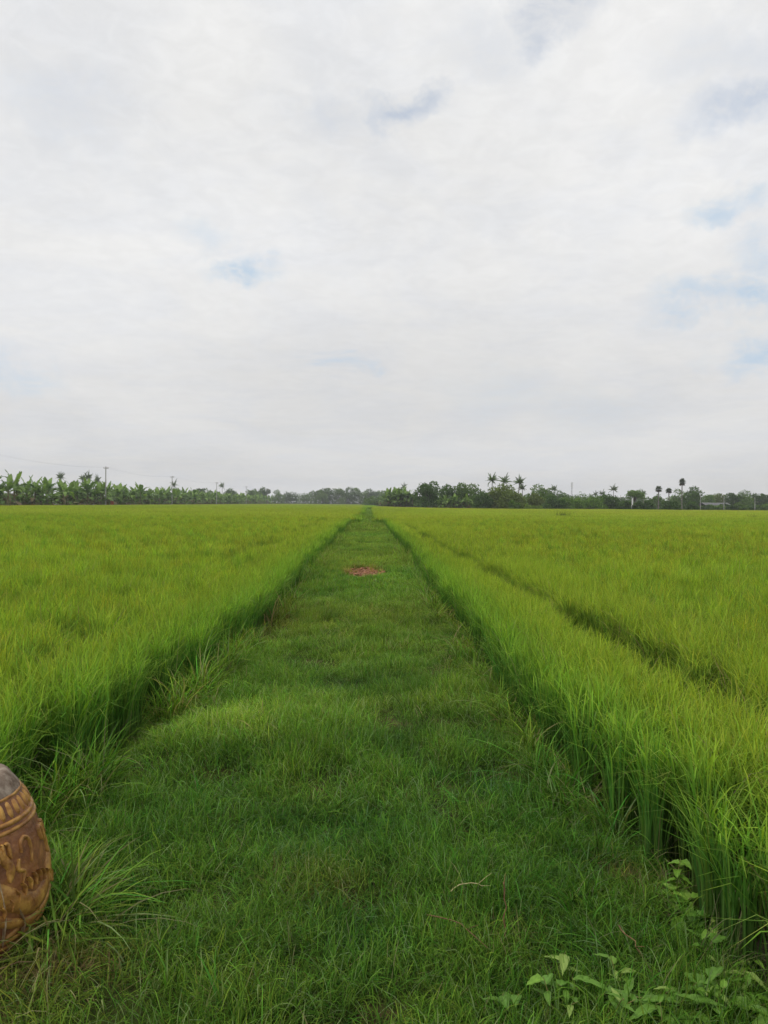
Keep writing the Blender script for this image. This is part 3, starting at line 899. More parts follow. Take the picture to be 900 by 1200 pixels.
weed(870, 1150, 'weed with yellowish narrow leaves between the ditch and the bushy weed', [(W(.03, .03, .17), 6, .9), (W(-.06, .0, .14), 5, .9)], [('lance', 1)], 27)

def stalk(name, label, cat, a, b, rise, r, mat):
    g0, g1 = ground_at(*a), ground_at(*b)
    p0 = Vector((g0.x, g0.y, float(path_z(g0.x, g0.y)) + rise[0])); p1 = Vector((g1.x, g1.y, float(path_z(g1.x, g1.y)) + rise[1]))
    q = np.random.default_rng(int(a[0] * 7 + a[1]))
    bm = bmesh.new()
    pts = [p0.lerp(p1, t) + Vector((q.normal(0, .006), q.normal(0, .006), .02 * math.sin(3.14 * t) + q.normal(0, .003))) for t in np.linspace(0, 1, 7)]
    tube(bm, pts, np.linspace(r, r * .5, 7), 6)
    # a broken side shoot keeps it from being a plain rod
    m = pts[4]; d = (p1 - p0).normalized()
    tube(bm, [m, m + d * .03 + Vector((0, .008, .018)), m + d * .05 + Vector((.004, .012, .03))], [r * .6, r * .45, r * .25], 5)
    o = bm_obj(name, bm, mat, None, True)
    tag(o, label, cat)
weed(905, 1185, 'leafy weed clump in the corner where path grass meets the muddy ditch', [(W(.02, .03, .2), 7, 1.1), (W(-.08, .02, .17), 6, 1.0), (W(-.02, -.05, .16), 5, 1.1)], [('lance', 0), ('ovate', 0)], 28)
weed(655, 1140, 'single shoot with a few pale leaves near the brown slanting twig', [(W(.03, .01, .16), 3, 1.1)], [('lance', 1)], 29)
wr = np.random.default_rng(91)
for px, py in ((655, 1186), (735, 1160), (765, 1185), (815, 1165), (838, 1185), (845, 1125), (880, 1170), (825, 1095), (858, 1092), (720, 1192)):
    a_ = wr.uniform(-.1, .1, 4)
    weed(px, py, 'small creeping leafy weed among the path grass by the ditch corner', [(W(a_[0], a_[1], .17), 5, wr.uniform(.55, .8)), (W(a_[2], a_[3], .15), 4, wr.uniform(.5, .75))], [('lance', 0), ('ovate', 0), ('lance', 1), ('heart', 0)], int(px), group='small creeping weeds by the ditch corner')
stalk('dry_twig', 'brown twig lying slantwise in the grass between the two pointed leaf weeds and the ditch', 'twig', (722, 1102), (760, 1138), (.10, .08), .0025, MAT['twig'])
stalk('dry_twig', 'thin reddish twig lying in the path grass near the pale straw', 'twig', (505, 1078), (575, 1122), (.10, .08), .0022, MAT['twig'])
stalk('dry_twig', 'short brown twig standing upright in the path grass', 'twig', (590, 1100), (592, 1092), (.03, .22), .003, MAT['twig'])
stalk('dry_straw', 'pale straw lying flat across the path grass', 'straw', (527, 1053), (575, 1051), (.09, .09), .0022, MAT['straw'])

# ------------------------------------------------------------------ far trees
def leaf_cloud(n, lobes, size, seed, c1, c2, shell=.55):
    """leaf sprays spread through several uneven lobes; every spray a bent quad pair"""
    r = np.random.default_rng(seed)
    w = np.array([l[3] * l[4] * l[5] for l in lobes]) ** .7
    which = r.choice(len(lobes), n, p=w / w.sum())
    lb = np.array(lobes)[which]
    d = r.normal(0, 1, (n, 3)); d /= np.linalg.norm(d, axis=1)[:, None]
    rad = shell + (1 - shell) * r.random(n) ** .7
    rad *= 1 + .22 * np.sin(d[:, 0] * 5 + lb[:, 0] * 3) * np.cos(d[:, 2] * 6 + lb[:, 1])
    p = lb[:, :3] + d * lb[:, 3:6] * rad[:, None]
    u = r.normal(0, 1, (n, 3)); u /= np.linalg.norm(u, axis=1)[:, None]
    v = np.cross(u, r.normal(0, 1, (n, 3))); v /= np.linalg.norm(v, axis=1)[:, None]
    s = r.uniform(size * .5, size * 1.2, n)[:, None]
    nn = np.cross(u, v)
    a = p - u * s; b = p + v * s * .55 + nn * s * .2; c = p + u * s; e = p - v * s * .55 + nn * s * .2
    V = np.stack([a, b, c, e], 1).reshape(-1, 3)
    Q = np.arange(4 * n).reshape(-1, 4)
    f = r.random((n, 1)) * .6 + .4 * r.random(len(lobes))[which][:, None]
    C = np.array(c1) + (np.array(c2) - np.array(c1)) * f
    C = np.repeat(C * r.uniform(.8, 1.2, (n, 1)), 4, 0)
    k = V[:, 2] < .05
    V[k, 2] = .05
    return V, Q, C

def make_tree(name, h, rad, seed, c1, c2, trunk=.32, dens=1.0, nlobes=9, size=.28, low=False):
    r = np.random.default_rng(seed)
    root = empty(name)
    bm = bmesh.new()
    th = h * trunk
    pts = [(r.normal(0, .03) * i, r.normal(0, .03) * i, h * .8 * i / 5) for i in range(6)]
    tube(bm, pts, np.linspace(.05 * h * .5 + .03, .02, 6), 7)
    lobes = []
    for i in range(nlobes):
        a = i * 2.4 + r.uniform(-.4, .4); q = math.sqrt((i + .5) / nlobes) * .68
        zz = (th + (h - th) * (.28 if not low else .35) + (h - th) * .48 * (1 - q * q * 1.3) * r.uniform(.6, 1.15))
        lr = rad * r.uniform(.30, .52)
        lo = [rad * q * math.cos(a), rad * q * math.sin(a), zz, lr, lr, lr * r.uniform(.65, .95)]
        lo[2] = min(lo[2], h - lo[5] * .8)
        if low: lo[2] = max(lo[5] * .7, lo[2] * r.uniform(.5, 1.0))
        lobes.append(lo)
        s = Vector((0, 0, th * r.uniform(.8, 1.1))); e = Vector(lo[:3])
        tube(bm, [s, s.lerp(e, .5) + Vector((0, 0, .08 * h)), e], [.016 * h, .011 * h, .005 * h], 5)
    if low:
        for i in range(5):
            a = i * 1.26 + r.uniform(0, .6)
            lobes.append([rad * .62 * math.cos(a), rad * .62 * math.sin(a), h * .22, rad * .38, rad * .38, h * .22])
    bm_obj('trunk', bm, MAT['bark'], root, True)
    v, q, c = leaf_cloud(int(2300 * dens), lobes, size, seed + 1, c1, c2)
    v[:, 2] *= h / np.percentile(v[:, 2], 99.3)
    v[:, :2] *= rad / np.percentile(np.hypot(v[:, 0], v[:, 1]), 97)
    link('crown', mesh_np('crown', v, q, c, False, MAT['tree']), root)
    return root

DK1, DK2 = (.036, .08, .022), (.105, .185, .044)
MD1, MD2 = (.065, .13, .028), (.17, .28, .056)
OL1, OL2 = (.08, .12, .028), (.19, .25, .06)
LT1, LT2 = (.12, .20, .04), (.25, .35, .08)

def banana(seed):
    r = np.random.default_rng(seed)
    root = empty('banana_plant')
    H = 2.6
    bm = bmesh.new()
    lean = r.normal(0, .12, 2)
    tube(bm, [(lean[0] * t, lean[1] * t, H * t) for t in np.linspace(0, 1, 5)], np.linspace(.15, .08, 5), 7)
    if r.random() < .8:
        a = r.uniform(0, 6.28)
        tube(bm, [(.5 * math.cos(a), .5 * math.sin(a), 0), (.6 * math.cos(a), .6 * math.sin(a), 1.4)], [.1, .05], 6)
    bm_obj('stem', bm, MAT['banana_stem'], root, True)
    parts = []
    nl = 19
    for i in range(nl):
        a = i * 2.4 + r.uniform(-.3, .3)
        ln = r.uniform(1.7, 2.6); wd = r.uniform(.5, .8)
        el = r.uniform(.3, 1.2) if i < nl - 3 else r.uniform(.05, .4)
        be = r.uniform(.8, 1.9) if i < nl - 3 else r.uniform(.3, 1.0)
        base = np.array([lean[0], lean[1], H - .15]) * r.uniform(.75, 1.0) if i > 6 else np.array([.55 * math.cos(a), .55 * math.sin(a), r.uniform(.4, 1.3)])
        n = 7; t = np.linspace(0, 1, n)
        ang = el + be * t ** 1.5
        hh = np.concatenate([[0], np.cumsum(np.sin(ang[1:]) * ln / (n - 1))]); zz = np.concatenate([[0], np.cumsum(np.cos(ang[1:]) * ln / (n - 1))])
        prof = np.interp(t, [0, .15, .3, .7, .9, 1], [.06, .1, .9, 1, .6, .05])
        d = np.array([math.cos(a), math.sin(a), 0]); sd_ = np.array([-math.sin(a), math.cos(a), 0])
        V, Q, C = [], [], []
        cc = np.array((.06, .13, .026)) + (np.array((.22, .34, .08)) - np.array((.06, .13, .026))) * r.random()
        if i < 7 and r.random() < .2: cc = np.array((.17, .14, .07))
        for k in range(n - 1):              # each torn segment of the blade has its own edge
            for side in (-1, 1):
                drop = r.uniform(-.25, .35)
                p0 = base + d * hh[k] + np.array([0, 0, zz[k]]); p1 = base + d * hh[k + 1] + np.array([0, 0, zz[k + 1]])
                o0 = side * sd_ * wd * .5 * prof[k] + np.array([0, 0, -drop * wd * .5 * prof[k]]) + d * .1
                o1 = side * sd_ * wd * .5 * prof[k + 1] + np.array([0, 0, -drop * wd * .5 * prof[k + 1]]) + d * .06
                b = len(V); V += [p0, p1, p1 + o1, p0 + o0]; Q.append((b, b + 1, b + 2, b + 3)); C += [cc * r.uniform(.85, 1.15)] * 4
        parts.append((np.array(V), np.array(Q), np.array(C)))
    v, q, c = join(parts)
    link('crown', mesh_np('crown', v, q, c, False, MAT['banana']), root)
    return root

def coconut(seed, H):
    r = np.random.default_rng(seed)
    root = empty('coconut_palm')
    bm = bmesh.new(); b = r.normal(0, .06, 2)
    pts = [(b[0] * H * t ** 2, b[1] * H * t ** 2, H * t) for t in np.linspace(0, 1, 8)]
    tube(bm, pts, [.24] + list(np.linspace(.17, .11, 7)), 8)
    bm_obj('trunk', bm, MAT['palm_bark'], root, True)
    top = np.array(pts[-1]); parts = []
    for i in range(20):
        a = i * 2.4 + r.uniform(-.5, .5); ln = r.uniform(1.5, 3.2)
        el = .05 + 1.7 * (i / 20) + r.normal(0, .15); be = r.uniform(.3, 1.3)
        n = 9; t = np.linspace(0, 1, n); ang = el + be * t
        hh = np.concatenate([[0], np.cumsum(np.sin(ang[1:]) * ln / (n - 1))]); zz = np.concatenate([[0], np.cumsum(np.cos(ang[1:]) * ln / (n - 1))])
        d = np.array([math.cos(a), math.sin(a), 0]); sd_ = np.array([-math.sin(a), math.cos(a), 0])
        V, Q, C = [], [], []; cc = np.array((.085, .135, .045)) * r.uniform(.7, 1.6)
        wind = np.array([.16 * ln, .05, 0])
        for k in range(1, n):
            p0 = top + d * hh[k - 1] + np.array([0, 0, zz[k - 1]]) + wind * t[k - 1] ** 2; p1 = top + d * hh[k] + np.array([0, 0, zz[k]]) + wind * t[k] ** 2
            w = .42 * math.sin(math.pi * min(1, .18 + .8 * t[k]))
            for side in (-1, 1):            # hanging leaflets
                for m in (0, .5):
                    q0 = p0 + (p1 - p0) * m; q1 = p0 + (p1 - p0) * (m + .42)
                    tip = side * sd_ * w * .75 + d * .22 - np.array([0, 0, .65 * w])
                    b_ = len(V); V += [q0, q1, q1 + tip, q0 + tip * .98]; Q.append((b_, b_ + 1, b_ + 2, b_ + 3)); C += [cc] * 4
        parts.append((np.array(V), np.array(Q), np.array(C)))
    v, q, c = join(parts)
    link('crown', mesh_np('crown', v, q, c, False, MAT['tree']), root)
    return root

def sugar_palm(seed, H):
    r = np.random.default_rng(seed)
    root = empty('sugar_palm')
    bm = bmesh.new()
    tube(bm, [(.02 * H * math.sin(t * 2), 0, H * t) for t in np.linspace(0, 1, 8)], [.32, .22, .19, .18, .18, .19, .21, .18], 9)
    bm_obj('trunk', bm, MAT['palm_bark'], root, True)
    top = np.array([.02 * H * math.sin(2), 0, H]); parts = []
    for i in range(44):
        a = i * 2.4; el = math.acos(np.clip(1 - 1.75 * (i + .5) / 44, -1, 1)) + r.normal(0, .1)
        d = np.array([math.sin(el) * math.cos(a), math.sin(el) * math.sin(a), math.cos(el)])
        side = np.cross(d, [0, 0, 1.0]); side /= np.linalg.norm(side) + 1e-9
        up = np.cross(side, d)
        st = r.uniform(.55, .95); c0 = top + d * st
        V, Q, C = [], [], []; cc = np.array((.085, .125, .055)) * r.uniform(.75, 1.4)
        if el > 2.1: cc = np.array((.11, .09, .06))
        V += [top, top + side * .06, c0 + side * .06, c0]; Q.append((0, 1, 2, 3)); C += [cc] * 4
        for k in range(14):                 # fan of stiff segments
            f = (k - 6.5) / 6.5 * 2.0
            dd = d * math.cos(f) + side * math.sin(f); R_ = r.uniform(.65, .95)
            per = -d * math.sin(f) + side * math.cos(f)
            b_ = len(V); e = c0 + dd * R_ - up * .12 * R_
            V += [c0, c0 + dd * R_ * .6 + per * .11, e, c0 + dd * R_ * .6 - per * .11]; Q.append((b_, b_ + 1, b_ + 2, b_ + 3)); C += [cc * r.uniform(.85, 1.15)] * 4
        parts.append((np.array(V), np.array(Q), np.array(C)))
    v, q, c = join(parts)
    link('crown', mesh_np('crown', v, q, c, False, MAT['tree']), root)
    return root

BAN = [banana(600 + i) for i in range(6)]
BAN_used = [0] * 6
def place(proto_list, used, i, loc, rz, scale, label, cat, group=None):
    o = proto_list[i] if not used[i] else copy_tree(proto_list[i])
    used[i] = 1
    o.location = loc; o.rotation_euler = (0, 0, rz); o.scale = scale if isinstance(scale, tuple) else (scale,) * 3
    for k in ('label', 'category', 'group'):
        if k in o: del o[k]
    tag(o, label, cat, group)
    return o

tr = np.random.default_rng(77)
# banana row along the road: (photo column range, distance at the ends)
def banana_row():
    n = 0
    D = 150.0
    while D < 560:
        px = 432 + 900 * (ROAD_X - 4.5) / D
        gap = 16 < px < 44                   # the clearing with the white post
        for k in range(3):
            if gap and k < 2: continue
            x = ROAD_X - 4.0 - k * 2.6 + tr.normal(0, .9); y = D + tr.normal(0, .8)
            s = tr.uniform(1.3, 1.75) * (1.12 if D < 165 else 1.0)
            if tr.random() < .12: s *= .75
            place(BAN, BAN_used, int(tr.integers(0, 6)), (x, y, FIELD_Z), tr.uniform(0, 6.28), s,
                  'banana plant with ragged arching leaves in the row behind the utility poles', 'banana plant', 'banana plants along the road')
            n += 1
        D += tr.uniform(2.6, 4.6) * (1 + (D - 150) / 260)
banana_row()
# banana clump at the end of the grass path, and bananas before the trees on the right
for k in range(18):
    px = 451 + 36 * (k + .5) / 18 + tr.normal(0, 1); D = 258 + tr.uniform(-3, 5)
    place(BAN, BAN_used, int(tr.integers(0, 6)), (x_at(px, D), D, FIELD_Z), tr.uniform(0, 6.28), tr.uniform(1.45, 1.8) * (1.0 if 455 < px < 482 else .85),
          'banana plant in the pale clump between the path end and the dark round tree', 'banana plant', 'banana plants by the dark round tree')
for k in range(14):
    px = 516 + 42 * (k + .5) / 14; D = 207 + tr.uniform(-2, 2)
    place(BAN, BAN_used, int(tr.integers(0, 6)), (x_at(px, D), D, FIELD_Z), tr.uniform(0, 6.28), tr.uniform(.75, 1.1),
          'low banana plant in front of the dark mixed trees', 'banana plant', 'low banana plants before the trees')

def T(px0, px1, ytop, D, c, seed, label, name='broadleaf_tree', low=False, cat='tree', dens=1.0, size=.28, trunk=.3, group=None, nl=9):
    px = (px0 + px1) / 2; w = (px1 - px0) / 900 * D / 2
    h = z_at(px, ytop, D) - FIELD_Z
    o = make_tree(name, h, w * 1.05, seed, c[0], c[1], trunk, dens, nl, size, low)
    o.location = (x_at(px, D), D, FIELD_Z); o.rotation_euler = (0, 0, seed * 1.3)
    tag(o, label, cat, group)
    return o
DKc, MDc, OLc, LTc = (DK1, DK2), (MD1, MD2), (OL1, OL2), (LT1, LT2)
# right-hand side, nearer group
T(486, 516, 566, 215, DKc, 1, 'dark round dense tree beside the pale banana clump', low=True, dens=1.6)
T(512, 540, 569, 222, DKc, 2, 'dark broad tree just right of the round dense tree', low=True, dens=1.4)
T(533, 564, 567, 220, MDc, 3, 'mid green tree with knobbly top among the mixed trees', low=True, dens=1.5)
T(553, 577, 577, 202, DKc, 4, 'dark low shrub in front of the olive bush', 'shrub', True, 'shrub', 1.3)
T(566, 604, 569.5, 205, OLc, 5, 'broad olive green bush with sloping top under the coconut palms', 'shrub', True, 'shrub', 2.0, nl=12)
T(586, 617, 575, 196, OLc, 6, 'lower olive bush leaning out over the rice field edge', 'shrub', True, 'shrub', 1.8, nl=11)
T(597, 612, 587, 192, MDc, 61, 'small rounded shrub at the foot of the olive bushes', 'shrub', True, 'shrub', .8)
T(616, 650, 569, 228, MDc, 7, 'rounded mid green tree beyond the pale weeds', low=True, dens=1.6)
T(616, 638, 579, 214, OLc, 8, 'dome shaped olive shrub before the mid green tree', 'shrub', True, 'shrub', 1.2)
T(636, 662, 581, 206, DKc, 9, 'dark flat shrub between the dome shaped shrub and the mast', 'shrub', True, 'shrub', 1.3)
T(656, 686, 584, 208, MDc, 10, 'low green hedge shrub below the mast', 'shrub', True, 'shrub', 1.3)
T(640, 668, 575, 300, DKc, 101, 'dark distant tree behind the flat shrub', low=True)
T(664, 700, 579, 330, MDc, 102, 'distant tree behind the hedge shrub below the mast', low=True)
T(615, 620, 590, 190, LTc, 11, 'tiny bright green shrub beside the leaning olive bush', 'shrub', True, 'shrub', .5, .2)
for k, px in enumerate((621, 627, 633)):
    T(px - 4, px + 4, 592 + .5 * k, 191, LTc, 12 + k, 'small bright yellow green shrub before the dome shaped shrub', 'shrub', True, 'shrub', .5, .2, group='bright small shrubs')
# right-hand side, farther group
T(682, 712, 582, 212, MDc, 20, 'green thicket shrub below the short coconut palms', 'shrub', True, 'shrub', 1.2)
T(702, 732, 580, 216, DKc, 21, 'dark thicket shrub beside the concrete pole', 'shrub', True, 'shrub', 1.2)
T(728, 742, 587, 206, DKc, 22, 'small round dark shrub between the concrete pole and the white post', 'shrub', True, 'shrub', .9)
T(736, 756, 574.5, 260, MDc, 23, 'small crowned tree above the white post', trunk=.5, dens=.9)
T(743, 755, 588, 205, DKc, 24, 'small round dark shrub at the foot of the white post', 'shrub', True, 'shrub', .9)
T(755, 769, 587, 206, DKc, 25, 'small round dark shrub below the slim palm', 'shrub', True, 'shrub', .9)
T(764, 782, 580, 290, MDc, 26, 'pale tree behind the shorter sugar palms', low=True, dens=.9)
T(777, 801, 587.5, 210, DKc, 27, 'wide dark shrub at the foot of the sugar palms', 'shrub', True, 'shrub', 1.2)
T(790, 812, 574, 300, MDc, 28, 'mid green tree behind the tall sugar palm', low=True, dens=1.3)
T(803, 826, 571, 285, DKc, 29, 'large dark tree just right of the tall sugar palm', low=True, dens=1.7)
T(808, 822, 588, 212, DKc, 30, 'small dark shrub before the large dark tree', 'shrub', True, 'shrub', .9)
T(826, 842, 580, 330, MDc, 31, 'tree behind the shed roof, beside the large dark tree', low=True)
T(838, 856, 578.5, 335, OLc, 32, 'olive tree behind the end of the shed roof', low=True)
T(853, 870, 578, 310, DKc, 33, 'dark domed tree next to the shed', low=True, dens=1.2)
T(864, 888, 575.5, 315, MDc, 34, 'tall domed tree behind the field margin pole', low=True, dens=1.4)
T(884, 906, 579, 320, DKc, 35, 'dark tree behind the last concrete pole', low=True, dens=1.2)
for k in range(9):
    px = 829 + k * 9.5
    T(px - 7, px + 7, 591 + tr.uniform(-1, 1.2), 262, (MDc if k % 3 else DKc), 40 + k, 'low hedge shrub in the line before the shed and domed trees', 'shrub', True, 'shrub', .7, group='hedge shrubs before the shed')
# left-hand side and far background
T(24, 46, 567, 330, DKc, 50, 'dark domed tree in the gap of the banana row', low=True, dens=1.2)
T(8, 26, 579, 200, LTc, 51, 'bright green bush beside the gap in the banana row', 'shrub', True, 'shrub', 1.0)
T(30, 46, 581, 215, MDc, 52, 'loose green bush beside the white post', 'shrub', True, 'shrub', .9)
T(140, 152, 579, 300, MDc, 53, 'green bush behind the orange panel', 'shrub', True, 'shrub', .9)
for k, (a, b, yt) in enumerate(((226, 245, 573), (238, 262, 574), (262, 280, 573.5), (288, 306, 574), (302, 318, 572), (318, 334, 575), (330, 350, 577), (345, 368, 578.5))):
    T(a, b, yt, 470 + 30 * k, (MDc if k % 2 else DKc), 60 + k, 'distant tree rising behind the far end of the banana row', low=True, dens=.9, size=.5, group='trees behind the banana row')
for k, (a, b, yt) in enumerate(((364, 384, 575), (374, 392, 572.5), (388, 406, 573), (400, 418, 571.5), (412, 432, 572.5), (424, 444, 573.5), (438, 456, 575.5), (446, 462, 576))):
    T(a, b, yt, 640 + 9 * k, (DKc if k % 2 else MDc), 70 + k, 'hazy distant tree in the wood beyond the path end', low=True, dens=1.1, size=.6, group='wood beyond the path end')
for k in range(22):
    px = 440 + k * 22
    T(px - 15, px + 15, 579.5 + .006 * (px - 440) + tr.uniform(-3.5, 3), 420, (DKc if k % 2 else MDc), 90 + k, 'distant tree glimpsed behind the trees on the leafy weed side', low=True, dens=.6, size=.6, group='background trees behind the field trees')
for k in range(10):
    px = -20 + k * 24
    T(px - 15, px + 15, 580 + tr.uniform(-3, 2), 520, (DKc if k % 2 else MDc), 120 + k, 'distant tree glimpsed behind the banana row', low=True, dens=.6, size=.6, group='background trees behind the bananas')

COC = [coconut(700 + i, 8.0) for i in range(4)]; COC_used = [0] * 4
def palm(px, ytop, D, i, label, group=None):
    h = z_at(px, ytop, D) - FIELD_Z
    s = (h - 1.2) / 8.0
    w = min(max(s, .8) * .95, 1.05)
    place(COC, COC_used, i, (x_at(px, D), D, FIELD_Z), i * 1.7 + px, (w, w, s), label, 'palm', group)
palm(577, 558, 245, 0, 'coconut palm with a broad head over the olive bush')
palm(589.5, 560, 248, 1, 'coconut palm beside the broad headed palm')
palm(607.5, 561, 250, 2, 'slim coconut palm with a windswept head')
palm(613, 568, 252, 3, 'shorter coconut palm close by the windswept palm')
palm(650, 570, 300, 0, 'single coconut palm above the dark flat shrub')
palm(474, 569, 420, 1, 'distant palm head peeping over the pale banana clump')
for k, (px, yt) in enumerate(((694, 579.5), (700, 576.5), (707, 575.5), (679, 581))):
    palm(px, yt, 340, k, 'short coconut palm in the group between the mast and the taller palm', 'short coconut palms')
palm(720, 570.5, 330, 2, 'taller coconut palm beside the group of short palms')
palm(756, 575, 330, 3, 'slim palm between the white post and the sugar palms')
for k, (px, yt) in enumerate(((74, 557), (99, 559), (105, 557.5), (117, 560.5))):
    palm(px, yt, 360, k, 'distant palm showing over the banana row beside the first utility pole', 'palms over the banana row')
palm(205, 566, 420, 1, 'distant palm beside the second utility pole')
palm(261, 568, 520, 0, 'distant palm near the third utility pole')
SUG = [sugar_palm(800 + i, 9.0) for i in range(2)]; SUG_used = [0] * 2
def sugar(px, ytop, D, i, label, w):
    h = z_at(px, ytop, D) - FIELD_Z
    place(SUG, SUG_used, i, (x_at(px, D), D, FIELD_Z), px, (w, w, h / 10.7), label, 'palm')
sugar(802, 558.5, 262, 0, 'tall sugar palm with a small round head and bare trunk', .80)
sugar(774, 568.5, 262, 1, 'shorter sugar palm standing clear of the trees', .86)
sugar(786, 570.5, 275, 0, 'sugar palm half sunk in the trees between the other two', .86)

# ------------------------------------------------------------------ poles, wires, post, panel, mast, shed
def utility_pole(H, arm=True):
    root = empty('utility_pole')
    bm = bmesh.new(); box(bm, (0, 0, H / 2), (.30, .30, H), taper=.62); bm_obj('post', bm, MAT['concrete'], root)
    if arm:
        bm = bmesh.new(); box(bm, (0, .17, H - .5), (1.3, .09, .1)); bm_obj('crossarm', bm, MAT['concrete'], root)
        for x in (-.55, 0.25, .55):
            bm = bmesh.new()
            tube(bm, [(x, .17, H - .44), (x, .17, H - .36), (x, .17, H - .30), (x, .17, H - .24), (x, .17, H - .18)], [.03, .09, .05, .08, .03], 8)
            bm_obj('insulator', bm, MAT['insulator'], root, True)
    else:
        for z in (H - .25, H - .6):
            bm = bmesh.new(); tube(bm, [(0, -.16, z - .05), (0, -.16, z), (0, -.16, z + .05)], [.05, .07, .05], 8); bm_obj('insulator', bm, MAT['insulator'], root, True)
    return root
POLE_Y = [133, 200, 267, 345, 428, 520, 610]
HP = 10.6
pole0 = utility_pole(HP)
PXS = ROAD_X - 2.0
ords = ['first', 'second', 'third', 'fourth', 'fifth']
for k, y in enumerate(POLE_Y[1:6]):
    o = pole0 if k == 0 else copy_tree(pole0)
    o.location = (PXS, y, FIELD_Z)
    for kk in ('label', 'group', 'category'):
        if kk in o: del o[kk]
    tag(o, '%s concrete utility pole along the banana row, counted from the orange panel' % ords[k], 'utility pole', 'utility poles along the banana row')
for x, lbl in ((-.55, 'overhead wire on the banana side of the utility pole crossarms'), (.55, 'overhead wire on the field side of the utility pole crossarms')):
    bm = bmesh.new(); pts = []
    for a, b in zip(POLE_Y[:-1], POLE_Y[1:-1]):
        for t in np.linspace(0, 1, 9)[:-1]:
            pts.append((PXS + x, a + (b - a) * t + .17, FIELD_Z + HP - .17 - 4 * .9 * t * (1 - t)))
    tube(bm, pts, [.006] * len(pts), 5)
    tag(bm_obj('overhead_wire', bm, MAT['wire'], None, True), lbl, 'wire', 'overhead wires')
fp = utility_pole(5.6, False)
FP = [(729, 580, 'concrete pole standing in the dark thicket shrubs'), (824, 580, 'concrete pole at the corner of the shed, by the large dark tree'),
      (852, 582, 'concrete pole at the far end of the shed'), (889, 583, 'concrete pole before the tall domed tree, farthest from the shed')]
for k, (px, yt, lbl) in enumerate(FP):
    D = 258
    o = fp if k == 0 else copy_tree(fp)
    h = z_at(px, yt, D) - FIELD_Z
    o.location = (x_at(px, D), D, FIELD_Z); o.scale = (.55, .55, h / 5.6)
    for kk in ('label', 'group', 'category'):
        if kk in o: del o[kk]
    tag(o, lbl, 'pole', 'concrete poles near the shed')

def marker_post(px, ytop, D, label, w=.28):
    root = empty('marker_post', (x_at(px, D), D, FIELD_Z))
    h = z_at(px, ytop, D) - FIELD_Z
    bm = bmesh.new(); box(bm, (0, 0, h / 2), (w, w, h), taper=.85); bm_obj('post', bm, MAT['white_paint'], root)
    bm = bmesh.new(); box(bm, (0, 0, h + .05), (w * 1.15, w * 1.15, .1), taper=.6); bm_obj('cap', bm, MAT['concrete'], root)
    tag(root, label, 'post')
marker_post(44, 573, 170, 'white post in the gap of the banana row')
marker_post(743, 584, 245, 'white post in the shrubs below the small crowned tree', .4)

def panel():
    D = 201; px = 133.5
    root = empty('roadside_panel', (x_at(px, D), D, FIELD_Z))
    for x in (-.35, .35):
        bm = bmesh.new(); tube(bm, [(x, 0, 0), (x, 0, 1.0), (x, 0, 1.7)], [.04] * 3, 6); bm_obj('leg', bm, MAT['steel'], root)
    bm = bmesh.new(); box(bm, (0, -.07, 1.2), (.85, .04, 1.0)); bm_obj('sheet', bm, MAT['orange'], root)
    bm = bmesh.new(); box(bm, (0, -.07, 1.73), (.9, .06, .05)); box(bm, (0, -.07, .67), (.9, .06, .05)); bm_obj('frame', bm, MAT['steel'], root)
    tag(root, 'small orange red panel on two legs by the banana row', 'panel')
panel()

def mast():
    D = 480; px = 671; H = z_at(px, 565, D) - FIELD_Z
    root = empty('lattice_mast', (x_at(px, D), D, FIELD_Z))
    c = [(.45 * math.cos(a), .45 * math.sin(a)) for a in (0, 2.094, 4.189)]
    for x, y in c:
        bm = bmesh.new(); tube(bm, [(x, y, 0), (x, y, H * .5), (x * .8, y * .8, H)], [.05] * 3, 6); bm_obj('leg', bm, MAT['steel'], root)
    bm = bmesh.new(); n = int(H / .9)
    for k in range(n):
        for i in range(3):
            a, b = c[i], c[(i + 1) % 3]
            tube(bm, [(a[0], a[1], k * .9), (b[0], b[1], k * .9 + .9)], [.022] * 2, 4, False)
    tag(bm_obj('bracing', bm, MAT['steel'], root), kind='stuff')
    for z in (H - .8, H - 2.6):
        bm = bmesh.new(); box(bm, (.5, -.3, z), (.35, .25, 1.3)); box(bm, (-.5, -.3, z), (.35, .25, 1.3)); bm_obj('antenna', bm, MAT['white_paint'], root)
    tag(root, 'thin lattice mast rising behind the field trees', 'mast')
mast()

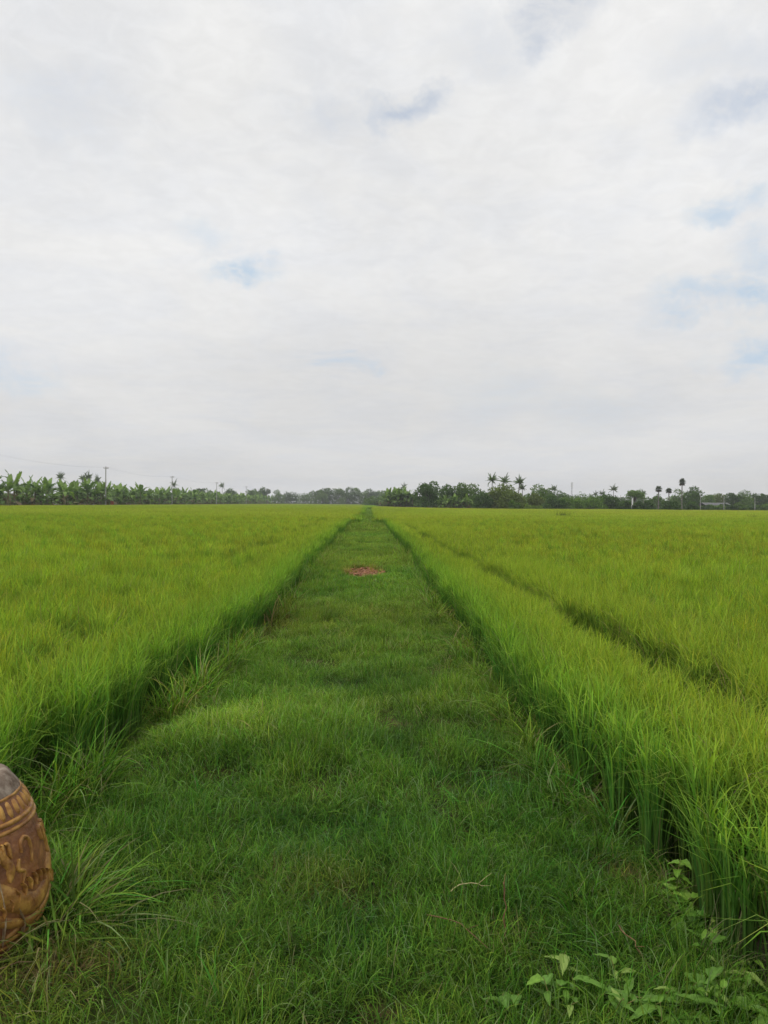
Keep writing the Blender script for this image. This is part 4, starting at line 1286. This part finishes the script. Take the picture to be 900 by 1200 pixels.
def shed():
    D = 275; x0, x1 = x_at(825, D), x_at(856, D); cx = (x0 + x1) / 2; w = x1 - x0
    root = empty('field_shed', (cx, D, FIELD_Z))
    zr = z_at(840, 589.3, D) - FIELD_Z
    bm = bmesh.new()
    d = 4.0
    for sgn in (-1, 1):                       # two pitches with thickness and ribs
        a = [(-w / 2, sgn * d, zr - 1.0), (w / 2, sgn * d, zr - 1.0), (w / 2, 0, zr), (-w / 2, 0, zr)]
        vs = [bm.verts.new(p) for p in a] + [bm.verts.new((p[0], p[1], p[2] + .06)) for p in a]
        for f in ((0, 1, 2, 3), (4, 5, 6, 7), (0, 1, 5, 4), (1, 2, 6, 5), (2, 3, 7, 6), (3, 0, 4, 7)): bm.faces.new([vs[i] for i in f])
    roof = bm_obj('roof', bm, MAT['roof'], root)
    for k in range(15):
        bm = bmesh.new(); x = -w / 2 + w * (k + .5) / 15
        tube(bm, [(x, -d, zr - .92), (x, 0, zr + .08)], [.05, .05], 5); bm_obj('rib', bm, MAT['roof'], roof)
    for k in range(5):
        bm = bmesh.new(); box(bm, (-w / 2 + .3 + (w - .6) * k / 4, -d + .5, (zr - .95) / 2), (.2, .2, zr - .95)); bm_obj('post', bm, MAT['shed_wall'], root)
    bm = bmesh.new(); box(bm, (0, d - .6, (zr - .9) / 2), (w - .5, .15, zr - .9)); bm_obj('wall', bm, MAT['shed_wall'], root)
    bm = bmesh.new(); box(bm, (w * .25, 0, (zr - .9) / 2), (w * .45, d * 1.2, zr - 1.0)); bm_obj('store_room', bm, MAT['shed_wall'], root)
    tag(root, 'long low shed with a grey sheet roof before the domed trees', 'shed')
shed()

# ------------------------------------------------------------------ hazy air
def haze():
    bm = bmesh.new(); box(bm, (0, 320, 12.0), (1500, 900, 28.0))
    m, ns, ls = new_mat('haze')
    o = ns.new('ShaderNodeOutputMaterial'); v = ns.new('ShaderNodeVolumePrincipled')
    v.inputs['Color'].default_value = (.93, .95, 1, 1); v.inputs['Density'].default_value = .00032
    v.inputs['Anisotropy'].default_value = .2
    ls.new(v.outputs[0], o.inputs['Volume'])
    ob = bm_obj('haze', bm, m)
    tag(ob, 'thin pale haze over the rice fields', 'haze', kind='stuff')
haze()
